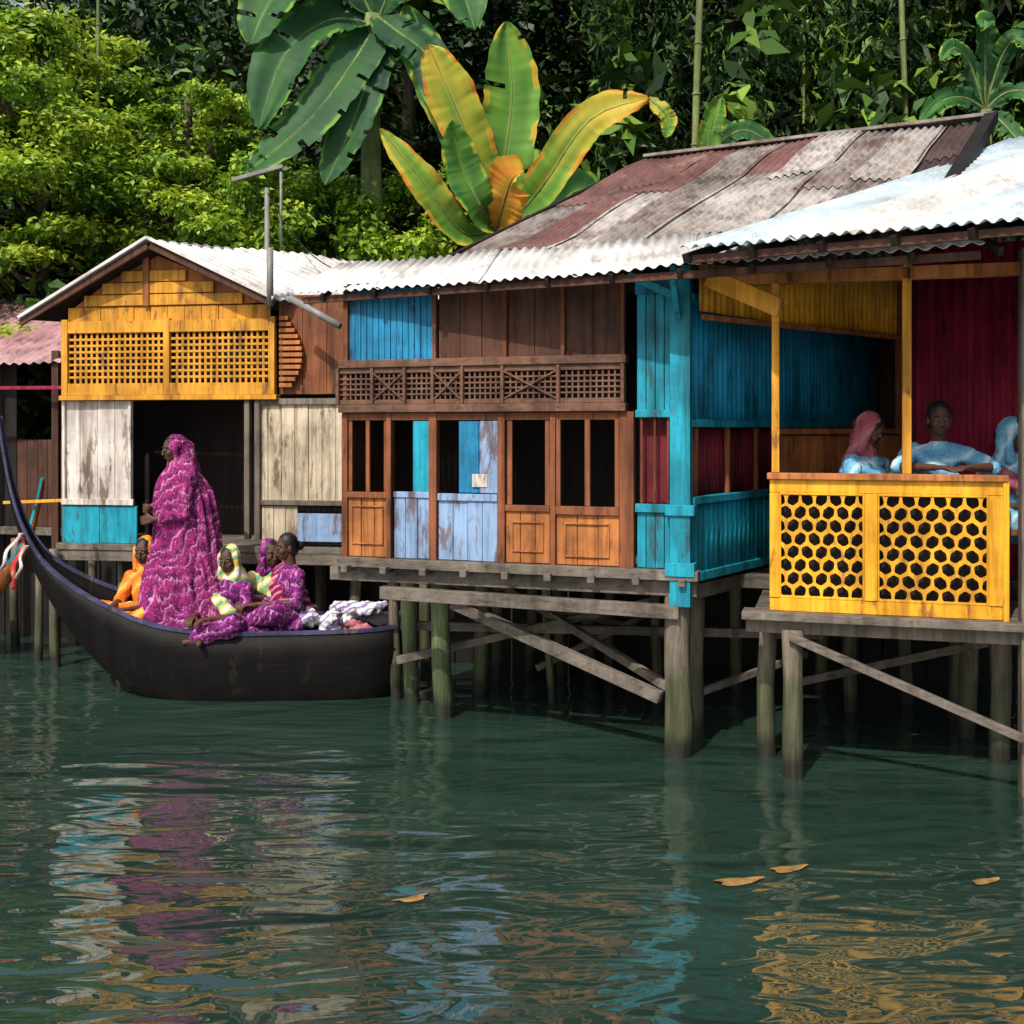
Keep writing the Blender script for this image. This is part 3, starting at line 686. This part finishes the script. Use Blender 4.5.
def robe(name,parent,Mx,levels,mat,nt=160,pleat=9,seed=0):
    L=cat(levels,8);v=[];f=[]
    for i,(z,cx,cy,rx,ry,am) in enumerate(L):
        for j in range(nt):
            a=2*math.pi*j/nt
            sw=z*1.6+.5*math.sin(z*3+seed)
            s1=math.sin(pleat*(a+sw*.45)+1.4*math.sin(2*a+z*1.5+seed))
            s2=math.sin((pleat*2+1)*a-sw*2.0+2*math.sin(a+seed))
            k=1+am*(.85*(1-abs(s1))*1.3-.45+.28*s2+.9*noise.noise(V((math.cos(a)*1.3,math.sin(a)*1.3,z*2+seed))))
            v.append(Mx@V((cx+rx*k*math.cos(a),cy+ry*k*math.sin(a),z)))
    for i in range(len(L)-1):
        for j in range(nt):
            j2=(j+1)%nt;f.append((i*nt+j,i*nt+j2,(i+1)*nt+j2,(i+1)*nt+j))
    o=mesh_obj(name,v,f,mat,parent,True);s=o.modifiers.new('s','SOLIDIFY');s.thickness=.006
    return o
Rm=Matrix.Translation(V((-2.80,9.27,.445)))
robe('sari_drape',w.e,Rm,[(0.01,.06,0,.40,.30,.15),(.15,.06,0,.38,.28,.15),(.35,.05,0,.35,.26,.14),(.6,.05,.0,.31,.235,.12),(.85,.05,0,.28,.215,.11),(1.05,.05,0,.26,.20,.10),(1.22,.035,0,.24,.18,.08),(1.35,.015,0,.19,.15,.06),(1.44,.0,0,.11,.11,.03),(1.50,-.01,0,.05,.06,.02)],M['sari'],pleat=7)
robe('sari_pallu',w.e,Rm@Matrix.Translation(V((.0,-.03,0))),[(0.02,.36,0,.24,.20,.16),(.25,.31,0,.22,.2,.15),(.5,.25,0,.19,.19,.14),(.75,.18,0,.15,.17,.12),(1.0,.12,0,.12,.15,.1),(1.2,.08,0,.1,.13,.06),(1.3,.06,0,.04,.05,.03)],M['sari'],pleat=5,seed=3)

def seated(name,loc,yaw,headyaw,mats,hood=None,shawl=None,hands=((.1,.33,.22),(-.1,.33,.22)),lean=0.0,cross=True,curl=.6,el=None,hp=-.1,hair=True,n=(0,0,-1),hd=None):
    g=Fig(name,loc,yaw)
    ly=lean
    g.cap('top',[(0,0,.10,.13),(0,ly*.4,.22,.115),(0,ly*.8,.36,.125),(0,ly,.43,.10)])
    for sg in(-1,1): g.cap('top',[(sg*.05,ly,.42,.085),(sg*.14,ly,.43,.06)])
    g.head((0,ly+.03,.665),yaw=headyaw,pitch=hp,hood=hood,hair=hair)
    els=el or ((.24,ly+.06,.22),(-.24,ly+.06,.22))
    g.arm((.165,ly,.43),els[0],hands[0],'top',-1,n=n,curl=curl,sleeve=1.0,hd=hd)
    g.arm((-.165,ly,.43),els[1],hands[1],'top',1,n=n,curl=curl,sleeve=1.0,hd=hd)
    if cross:
        for sg in(-1,1):
            g.cap('skirt',[(sg*.09,.0,.09,.125),(sg*.26,.26,.17,.09),(sg*.02,.36,.08,.07)])
            g.cap('skin',[(sg*.03,.36,.06,.035),(-sg*.05,.40,.04,.03),(-sg*.08,.44,.035,.022)])
        g.cap('skirt',[(0,.1,.08,.12),(0,.28,.09,.08)])
    if shawl:
        g.cap('shawl',[(.16,ly-.02,.46,.055),(.05,ly+.1,.36,.06),(-.08,ly+.13,.25,.06),(-.16,ly+.08,.14,.07)])
        g.cap('shawl',[(.16,ly-.03,.44,.055),(.1,ly-.12,.3,.06),(.05,ly-.15,.12,.07)])
        g.cap('shawl',[(.19,ly+.0,.44,.055),(.25,ly+.04,.32,.05),(.24,ly+.08,.18,.05)])
    if hood: g.cap(hood,[(0,ly-.03,.56,.085),(0,ly-.05,.44,.13),(0,ly-.06,.3,.12)])
    g.done(mats,{'top':(.024,.08),'skirt':(.04,.10),'shawl':(.035,.07),'hood':(.022,.09)})
    return g
dz=.46
seated('seated_woman',(-2.34,9.17,dz),math.radians(150),.3,{'top':'purple','skirt':'purple','hood':'greeny','shawl':'greeny'},hood='hood',shawl=True)
seated('seated_woman',(-1.86,9.22,dz+.10),math.radians(125),-.1,{'top':'purple','skirt':'purple','shawl':'redc'},shawl=True)
seated('seated_woman',(-2.08,9.45,dz+.02),math.radians(205),.2,{'top':'greeny','skirt':'redc','hood':'purple','shawl':'greeny'},hood='hood',shawl=True)
seated('seated_child',(-3.14,9.45,.50),math.radians(160),.2,{'top':'orangec','skirt':'orangec','hood':'orangec'},hood='hood')
def bundle(name,loc,mat,seed,s=(.16,.13,.10),n=7):
    g=Fig(name,loc,0);r=random.Random(seed)
    for k in range(n):
        R_=Matrix.Rotation(r.uniform(-.6,.6),3,'Y')@Matrix.Rotation(r.uniform(0,3),3,'Z')
        g.ell('fabric',(r.uniform(-1,1)*s[0],r.uniform(-1,1)*s[1],r.uniform(0,1)*s[2]),(r.uniform(.08,.14),r.uniform(.04,.06),r.uniform(.03,.06)),R_)
    g.done({'fabric':mat},{'fabric':(.045,.05)})
bundle('cloth_bundle',(-1.60,9.08,.55),'whitec',1,n=12,s=(.15,.1,.14));bundle('cloth_bundle',(-1.28,9.15,.50),'pinkc',2,s=(.13,.12,.05));bundle('cloth_bundle',(-1.45,9.45,.58),'whitec',3,s=(.3,.08,.12),n=12)
bundle('cloth_bundle',(-2.12,9.0,.53),'purple',4,s=(.14,.04,.08));bundle('cloth_bundle',(-2.44,9.0,.54),'purple',5,s=(.1,.04,.06));bundle('cloth_bundle',(-1.97,9.02,.66),'greeny',8,s=(.06,.04,.07),n=5);bundle('cloth_bundle',(-1.80,8.98,.56),'purple',9,s=(.08,.03,.09))
yw=math.radians(180-16)
def onporch(u,n): p=Q.P(u,0,n);return (p.x,p.y)
x,y=onporch(1.06,-.58)
seated('sitting_woman',(x,y,1.61),yw,.12,{'top':'bluec','skirt':'bluec','shawl':'bluec'},shawl=True,lean=.12,hands=((.06,.50,.355),(-.15,.50,.355)),el=((.27,.33,.35),(-.30,.33,.35)),curl=.25,hp=-.12,n=(0,0,-1))
x,y=onporch(1.47,-.56)
seated('sitting_woman',(x,y,1.50),yw+.4,.5,{'top':'bluec','skirt':'bluec','shawl':'pinkc','hood':'bluec'},hood='hood',shawl=True,lean=.1,hands=((.12,.34,.22),(-.1,.34,.22)),curl=.5)
x,y=onporch(.46,-.66)
seated('sitting_girl',(x,y,1.53),yw+1.0,.3,{'top':'bluec','skirt':'bluec','shawl':'bluec','hood':'pinkc'},hood='hood',shawl=True,lean=.18,hands=((.1,.38,.36),(-.1,.38,.36)),hp=-.5)

# ------------------------------------------------------------ terrain, water
def hill(x,y):
    t=max(0,min(1,(x+13)/9)); slope=.58+.38*t
    s=y-12.0+.5*noise.noise(V((x*.3,0,0)))
    if s<0: return max(-1.6,s)
    z=s*slope+.4*min(s,1)
    z=min(z, 28*slope+ (s-28)*.12) if s>28 else z
    return z+1.2*noise.noise(V((x*.15,y*.15,1)))*min(1,s/4)
xs=np.concatenate([np.linspace(-300,-32,14),np.linspace(-30,30,61),np.linspace(32,300,14)]);ys=np.concatenate([np.linspace(-60,8,8),np.linspace(9,50,60),np.linspace(55,400,14)])
tv=[(x,y,hill(x,y)) for y in ys for x in xs];nx=len(xs)
tf=[(j*nx+i,j*nx+i+1,(j+1)*nx+i+1,(j+1)*nx+i) for j in range(len(ys)-1) for i in range(nx-1)]
M['soil']=plain('forest_soil',(.012,.018,.008),rough=.95,var=.6,scale=1.5,bump=.8)
mesh_obj('hillside',tv,tf,M['soil'],None,True)
M['far']=plain('hazed_distant_forest',(.20,.27,.25),rough=1,var=.3,scale=.35,bump=0,spec=0)  # distance haze is painted into this pale blue-green
fv=[];ff=[]
for j in range(12):
    for i in range(61):
        x=-170+i*5;fv.append((x,90+j*9,-2+j*8.5*(.85+.25*noise.noise(V((x*.02,j*.2,0))))+2*noise.noise(V((x*.2,j,4)))))
for j in range(11):
    for i in range(60): ff.append((j*61+i,j*61+i+1,(j+1)*61+i+1,(j+1)*61+i))
mesh_obj('distant_hill',fv,ff,M['far'],None,True)
m,nt,b=_nt('lake_water')
wc=_noise(nt,_coord(nt,(.25,.5,1)),1.2,3)
nt.links.new(_ramp(nt,wc,[(.3,(.012,.030,.022)),(.7,(.022,.048,.034))]),b.inputs['Base Color'])
b.inputs['Roughness'].default_value=.01;b.inputs['IOR'].default_value=2.1
b.inputs['Specular IOR Level'].default_value=.6
n1=_noise(nt,_coord(nt,(.55,1.3,1),(0,0,.10)),1.0,1.0,.4,1.5)
n2=_noise(nt,_coord(nt,(1.4,3.9,1),(0,0,-.16)),1.25,1.0,.4,1.3)
n3=_noise(nt,_coord(nt,(4.5,11,1)),1.4,1,.4,.5)
hh=_math(nt,'MULTIPLY_ADD',n2,.30,n1);hh=_math(nt,'MULTIPLY_ADD',n3,.028,hh)
_bump(nt,b,hh,1.0,.060)
mesh_obj('water',[(-300,-60,0),(300,-60,0),(300,60,0),(-300,60,0)],[(0,1,2,3)],m)

# ------------------------------------------------------------ foliage
def unit(n):
    a=rng.normal(size=(n,3));return a/np.linalg.norm(a,axis=1)[:,None]
def leaves(name,C,R,T,n_each,size,mat,elong=2.0,up=.6,droop=0.0,parent=None,inner=.35):
    C=np.array(C,float);R=np.array(R,float);T=np.array(T,float)
    N=len(C)*n_each;idx=np.repeat(np.arange(len(C)),n_each)
    d=unit(N);rad=rng.random(N)**inner
    lump=1+.25*np.sin(d[:,0]*5+idx)*np.sin(d[:,1]*6+idx*1.7)+.15*rng.normal(size=N)
    P=C[idx]+d*R[idx]*(rad*lump)[:,None]
    nrm=unit(N)*.75+d*.5;nrm[:,2]+=up;nrm/=np.linalg.norm(nrm,axis=1)[:,None]
    ax=unit(N)+d*.5;ax[:,2]-=droop*2;ax-=nrm*(ax*nrm).sum(1)[:,None];ax/=np.linalg.norm(ax,axis=1)[:,None]
    sd=np.cross(nrm,ax);L=size*(.5+.95*rng.random(N));Wd=L/elong
    a=P-ax*(L/2)[:,None];c=P+ax*(L/2)[:,None]-nrm*(L*.15)[:,None]
    l=P+sd*(Wd/2)[:,None]+nrm*(Wd*.15)[:,None];r=P-sd*(Wd/2)[:,None]+nrm*(Wd*.15)[:,None]
    v=np.stack([a,l,c,r],1).reshape(-1,3)
    me=bpy.data.meshes.new(name);me.vertices.add(N*4);me.vertices.foreach_set('co',v.ravel())
    me.loops.add(N*4);me.loops.foreach_set('vertex_index',np.arange(N*4,dtype=np.int32))
    me.polygons.add(N);me.polygons.foreach_set('loop_start',np.arange(0,N*4,4,dtype=np.int32));me.polygons.foreach_set('loop_total',np.full(N,4,dtype=np.int32))
    me.update(calc_edges=True)
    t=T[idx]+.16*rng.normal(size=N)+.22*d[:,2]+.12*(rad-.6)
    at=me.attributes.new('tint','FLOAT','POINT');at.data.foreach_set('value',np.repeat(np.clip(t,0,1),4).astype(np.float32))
    me.materials.append(M[mat]);o=bpy.data.objects.new(name,me);scene.collection.objects.link(o)
    if parent:o.parent=parent
    return o
C=[];R=[];T=[]
for k in range(1300):
    y=13.5+26*rng.random()**1.3;x=(rng.random()*2-1)*(y*.62+2)
    z=hill(x,y)+rng.random()**1.5*2.8;r=.45+.8*rng.random();C.append((x,y,z));R.append((r,r,r*.65));T.append(.20+.42*rng.random()**1.4)
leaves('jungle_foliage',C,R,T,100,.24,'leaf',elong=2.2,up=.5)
C=[];R=[];T=[]
for k in range(260):
    x=1.0+7.5*rng.random();y=13.2+3*rng.random();z=3.6+5.6*rng.random();C.append((x,y,z));R.append((.16+.2*rng.random(),.25,.5+.4*rng.random()));T.append(.17+.5*rng.random()**1.6)
leaves('bamboo_foliage',C,R,T,90,.20,'leaf',elong=4.5,up=.1,droop=.6)
C=[];R=[];T=[]
for k in range(60):
    x=.2+8.5*rng.random();y=12.7+1.6*rng.random();z=4.2+4.3*rng.random();C.append((x,y,z));R.append((.4,.3,.3));T.append(.35+.4*rng.random())
leaves('large_leaf_undergrowth',C,R,T,30,.34,'leaf',elong=2.4,up=.7,droop=.25)
C=[];R=[];T=[]
for k in range(64):
    x=-3.6+3.1*rng.random();y=12.6+1.4*rng.random();z=3.3+2.0*rng.random();C.append((x,y,z));R.append((.35,.35,.25));T.append(.35+.35*rng.random())
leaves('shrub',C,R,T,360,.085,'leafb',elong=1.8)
def tree(name,base,top,spread,n,cr,tint,mat,leaf,nl,flat=.4,hrange=(0.4,1)):
    g=Group(name);b0=V(base);t0=V(top);bk=g('trunk','bark',bevel=0,smooth=True)
    bk.cyl(b0,b0.lerp(t0,.5),.20,.13,12,8,.25,False);bk.cyl(b0.lerp(t0,.5),t0,.13,.04,10,8,.15)
    C=[];R=[];T=[]
    for k in range(n):
        h=hrange[0]+(hrange[1]-hrange[0])*random.random();a=random.random()*6.283
        st_=b0.lerp(t0,h*.85);rr=spread*(1.05-.6*(h-hrange[0])/(hrange[1]-hrange[0]+.01))*random.uniform(.35,1)
        e=V((st_.x+math.cos(a)*rr,st_.y+math.sin(a)*rr,b0.z+(t0.z-b0.z)*h+random.uniform(-.2,.3)))
        if k%3==0: bk.cyl(st_,e,.04,.012,6,3,.1,False)
        r=cr*random.uniform(.6,1.25);C.append(tuple(e));R.append((r,r,r*flat*random.uniform(.8,1.6)));T.append(tint+random.uniform(-.25,.25)+.2*(h-.6))
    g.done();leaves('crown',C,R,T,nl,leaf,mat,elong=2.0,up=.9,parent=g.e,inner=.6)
tree('broadleaf_tree',(-6.0,14.0,.8),(-6.0,14.0,7.0),2.3,110,.60,.66,'leafb',.10,480,.30,(.3,1))
tree('broadleaf_tree',(-3.9,13.6,.8),(-4.0,13.8,6.4),1.3,60,.45,.58,'leafb',.09,420,.34,(.38,1))
tree('broadleaf_tree',(-8.0,15.5,1.2),(-8.0,15.5,5.6),2.2,70,.6,.56,'leafb',.11,360,.34,(.25,1))
tree('broadleaf_tree',(-1.6,16,2),(-1.5,16,9.6),2.0,60,.6,.3,'leaf',.15,260,.5)
tree('broadleaf_tree',(7.4,15.5,2),(7.2,15.5,9.8),2.4,80,.6,.34,'leaf',.16,260,.5)
tree('broadleaf_tree',(3.4,17.5,3),(3.4,17.5,11),2.4,80,.6,.33,'leaf',.16,260,.5)
tree('broadleaf_tree',(1.2,17.5,3),(1.0,17.5,10.6),1.8,60,.6,.28,'leaf',.16,240,.5)
bg=Group('bamboo_grove')
bc=bg('culm','bamboo',bevel=0,smooth=True)
for px,d,r in ((690,13.0,.045),(912,13.0,.035),(948,14.5,.022),(803,14.6,.02),(865,14.0,.025),(620,15,.02),(358,13.2,.035),(98,14,.025)):
    x=(px-512)*d/1100;z0=hill(x,d)-.2;l=random.uniform(-.5,.5);n=17
    for k in range(n):
        p=V((x+l*(k/n)**2,d,z0+k*.6));q=V((x+l*((k+1)/n)**2,d,z0+k*.6+.585));bc.cyl(p,q,r*.9,r,10,1,0,False);bc.cyl(q-V((0,0,.01)),q+V((0,0,.015)),r*1.18,r*1.18,10,1,0)
bg.done()
def bleaf(name,parent,pts,width,t0,t1,hint=(0,-1,.25),split=.0,seed=0,edge=0,fold=.28):
    pts=cat(pts,16);n=len(pts);m=8;v=[];f=[];tt=[]
    r=random.Random(seed)
    for i in range(n):
        s_=i/(n-1);p=V(pts[i]);q=V(pts[min(i+1,n-1)])-V(pts[max(i-1,0)]);q.normalize()
        sd=q.cross(V(hint)).normalized();nm=sd.cross(q).normalized()
        w=width*.5*(max(0,min(1,(s_-.05)/.2))**.6)*(1-max(0,(s_-.6)/.4)**2.2)+.006
        ew=1+.12*noise.noise(V((s_*7,seed,0)))+.07*noise.noise(V((s_*22,seed,5)))
        for j in range(-m,m+1):
            u=j/m;rip=.010*math.sin(s_*110)*abs(u)+.08*noise.noise(V((s_*3,u*1.5,seed+.5)))*abs(u)+.03*noise.noise(V((s_*14,(1 if u>0 else -1)*3,seed)))*abs(u)
            v.append(p+sd*(w*u*ew)+nm*(fold*w*abs(u)-.25*fold*w*u*u+rip)+q*(.18*abs(u)*w))
            brown=.35 if (abs(u)>.86 and noise.noise(V((s_*9,seed+u,2)))>.05) else 0
            tt.append(t0+(t1-t0)*s_+edge*abs(u)**2+(.02 if i%2 else -.02)+.18*noise.noise(V((s_*4,u*2,seed)))+(0.14 if j==0 else 0)+brown)
    W_=2*m+1
    for i in range(n-1):
        cl=m-2-int(r.random()*5) if (split and r.random()<split) else -1
        cr_=m+1+int(r.random()*5) if (split and r.random()<split) else 99
        for j in range(2*m):
            if i>6 and (j<cl or j>cr_): continue
            f.append((i*W_+j,i*W_+j+1,(i+1)*W_+j+1,(i+1)*W_+j))
    o=mesh_obj(name,v,f,M['ban'],parent,True)
    at=o.data.attributes.new('tint','FLOAT','POINT');at.data.foreach_set('value',np.clip(np.array(tt,dtype=np.float32),0,1))
    mb=Part('midrib_'+name,parent,M['bamboo'],bevel=0,smooth=True)
    for i in range(0,n-4,4): mb.cyl(V(pts[i]),V(pts[min(i+4,n-1)]),.018*(1-i/n)+.003,.018*(1-(i+4)/n)+.003,6,1,0,False)
    mb.done()
def at_(px,py,d): return ((px-512)*d/1100,d,2.2+(430-py)*d/1100)
bp=Group('banana_plant');b0=at_(492,232,12.5)
bp('trunk','bamboo',bevel=0,smooth=True).cyl((b0[0],b0[1],hill(b0[0],12.5)-.3),(b0[0],b0[1],b0[2]+.15),.16,.11,14,8,.04)
bp.done()
A4=lambda l:[at_(*q) for q in l]
bleaf('leaf_1',bp.e,A4([(495,225,12.5),(503,170,12.3),(512,95,12.2),(506,22,12.1)]),.62,.42,.52,seed=1,split=.03)
bleaf('leaf_2',bp.e,A4([(492,228,12.5),(478,165,12.2),(450,95,12.0),(428,45,11.9)]),.52,.48,.76,seed=2,edge=.10,split=.03)
bleaf('leaf_3',bp.e,A4([(490,232,12.5),(462,232,12.2),(425,185,11.9),(380,128,11.8)]),.34,.46,.6,seed=3,edge=.2)
bleaf('leaf_4',bp.e,A4([(500,232,12.5),(540,190,12.2),(590,120,11.9),(650,98,11.7)]),.42,.30,.92,seed=4,edge=.08,split=.03)
bleaf('leaf_4b',bp.e,A4([(498,232,12.5),(480,205,12.1),(462,165,12),(452,120,11.8)]),.4,.38,.45,seed=14)
bleaf('leaf_5',bp.e,A4([(497,230,12.4),(503,205,12.1),(512,180,11.9),(524,172,11.7)]),.5,.95,.95,seed=5)
bleaf('leaf_6',bp.e,A4([(492,230,12.7),(470,150,12.9),(430,70,13),(405,5,13)]),.55,.3,.38,seed=6)
bleaf('leaf_7',bp.e,A4([(500,232,12.6),(545,215,12.5),(580,190,12.5),(600,215,12.4)]),.4,.2,.3,seed=7)
bleaf('leaf_8',bp.e,A4([(650,98,11.9),(660,108,11.8),(668,120,11.8),(666,138,11.8)]),.18,.75,.5,seed=8)
bp2=Group('banana_plant');b0=at_(372,15,13.2)
bp2('trunk','bamboo',bevel=0,smooth=True).cyl((b0[0],b0[1],hill(b0[0],13.2)-.3),(b0[0],b0[1],b0[2]),.17,.1,14,8,.06);bp2.done()
for i,(l,w_,t0,t1) in enumerate([
 ([(375,20,13.2),(340,-30,13),(280,-10,12.7),(250,45,12.5)],.75,.10,.26),
 ([(375,25,13.2),(330,20,12.9),(285,55,12.6),(258,130,12.4)],.65,.08,.22),
 ([(375,25,13.2),(355,60,12.8),(310,120,12.5),(240,178,12.4)],.6,.10,.24),
 ([(378,25,13.2),(370,70,12.8),(350,130,12.6),(325,185,12.5)],.5,.05,.18),
 ([(378,20,13.2),(400,-20,13),(450,-30,12.8),(475,30,12.6)],.7,.14,.27),
 ([(375,15,13.2),(395,30,12.9),(430,60,12.8),(440,120,12.6)],.5,.08,.17),
 ([(372,10,13.2),(340,-60,13.3),(300,-80,13.3),(230,-60,13.3)],.8,.2,.35),
 ([(375,15,13.2),(400,-60,13.2),(420,-110,13.2),(470,-150,13.2)],.8,.2,.35)]):
    bleaf('leaf_%d'%i,bp2.e,A4(l),w_,t0,t1,hint=(0,-1,.6),seed=20+i,split=.09)
bp3=Group('banana_plant');b0=at_(705,190,12.3)
bp3('trunk','bamboo',bevel=0,smooth=True).cyl((b0[0],b0[1],hill(b0[0],12.3)-.3),b0,.1,.07,12,6,.04);bp3.done()
for i,(l,w_,t0,t1) in enumerate([([(705,190,12.3),(706,160,12.2),(712,125,12.1),(722,95,12.1)],.26,.42,.52),([(705,190,12.3),(715,150,12.3),(745,130,12.4),(780,150,12.4)],.24,.15,.25)]):
    bleaf('leaf_%d'%i,bp3.e,A4(l),w_,t0,t1,seed=40+i,split=.05)
bp4=Group('banana_plant');b0=at_(985,110,12.6)
bp4('trunk','bamboo',bevel=0,smooth=True).cyl((b0[0],b0[1],hill(b0[0],12.6)-.3),b0,.1,.07,12,6,.04);bp4.done()
for i,(dx,dy) in enumerate(((-40,-60),(-60,0),(40,-70),(60,-10),(0,-90),(-30,50),(50,50))):
    bleaf('leaf_%d'%i,bp4.e,A4([(985,110,12.6),(985+dx*.35,110+dy*.5-12,12.5),(985+dx*.75,110+dy*.9-8,12.3),(985+dx*1.1,110+dy*1.05+14,12.2)]),.24,.10,.36,seed=50+i,split=.12)
up=Group('utility_pole')
p=at_(267,300,11.8);up('pole','iron',bevel=0,smooth=True).cyl((p[0],p[1],.5),(p[0],p[1],at_(267,188,11.8)[2]),.035,.025,10)
a=at_(232,180,11.8);b_=at_(283,166,11.8);up('crossarm','iron').beam(a,b_,.04,.04);up('pole').cyl(at_(281,172,11.8),at_(281,250,11.8),.015,.015,8)
pa,pb=V(at_(267,192,11.8)),V((-1.2,9.2,3.5))
for i in range(14):
    f=lambda t:pa.lerp(pb,t)-V((0,0,.25*4*t*(1-t)))
    up('cable','dark',bevel=0,smooth=True).cyl(f(i/14),f((i+1)/14),.006,.006,5,1,0,False)
up.done()
vp=Group('vent_pipe');p=at_(270,300,9.75);vp('pipe','iron',bevel=0,smooth=True).cyl((p[0],p[1],3.3),(p[0],p[1],at_(270,248,9.75)[2]),.03,.03,10)
vp('drain_pipe','iron',bevel=0,smooth=True).cyl(at_(290,298,9.6),at_(340,326,9.4),.03,.03,10);vp.done()
fvv=[];fff=[]  # flat patches modelled in place of warm reflections on the water
r=random.Random(5)
for x,y,s_ in ((1.10,5.35,.12),(1.38,5.5,.10),(2.3,5.35,.08),(-.47,5.15,.08)):
    a=r.uniform(-.3,.5);k=len(fvv)
    for i in range(18):
        t=2*math.pi*i/18;q=1+.18*math.sin(3*t+x)+.1*math.sin(5*t);px=s_*math.cos(t)*q;py=s_*.36*math.sin(t)*q
        fvv.append((x+px*math.cos(a)-py*math.sin(a),y+px*math.sin(a)+py*math.cos(a),.005+.008*math.cos(t)**2))
    fff.append(tuple(range(k,k+18)))
M['fl']=plain('painted_reflection',(.26,.15,.05),rough=.5,var=.6,scale=14)  # reflection colour painted onto the water patches
mesh_obj('reflection_patches',fvv,fff,M['fl'])

# ------------------------------------------------------------ light, world, camera
el=math.radians(50);sd=V((-.45,-.85,0)).normalized()
sdir=V((sd.x*math.cos(el),sd.y*math.cos(el),math.sin(el)))
l=bpy.data.lights.new('sun','SUN');l.energy=4.2;l.angle=math.radians(.8);l.color=(1,.94,.84)
lo=bpy.data.objects.new('sun',l);scene.collection.objects.link(lo);lo.rotation_euler=sdir.to_track_quat('Z','Y').to_euler()
wd=bpy.data.worlds.new('World');scene.world=wd;wd.use_nodes=True;nt=wd.node_tree
sk=nt.nodes.new('ShaderNodeTexSky');sk.sky_type='NISHITA';sk.sun_disc=False;sk.sun_elevation=el;sk.sun_rotation=math.atan2(sdir.x,sdir.y);sk.dust_density=4
nt.links.new(sk.outputs[0],nt.nodes['Background'].inputs[0]);nt.nodes['Background'].inputs[1].default_value=.15
cam=bpy.data.cameras.new('camera');co=bpy.data.objects.new('camera',cam);scene.collection.objects.link(co)
co.location=(0,0,2.2);co.rotation_euler=(math.radians(90),0,0);cam.sensor_width=36;cam.lens=36*1100/1024;cam.shift_y=-(512-430)/1024;cam.clip_end=2000
scene.camera=co
scene.view_settings.view_transform='Standard';scene.view_settings.look='None';scene.view_settings.exposure=0
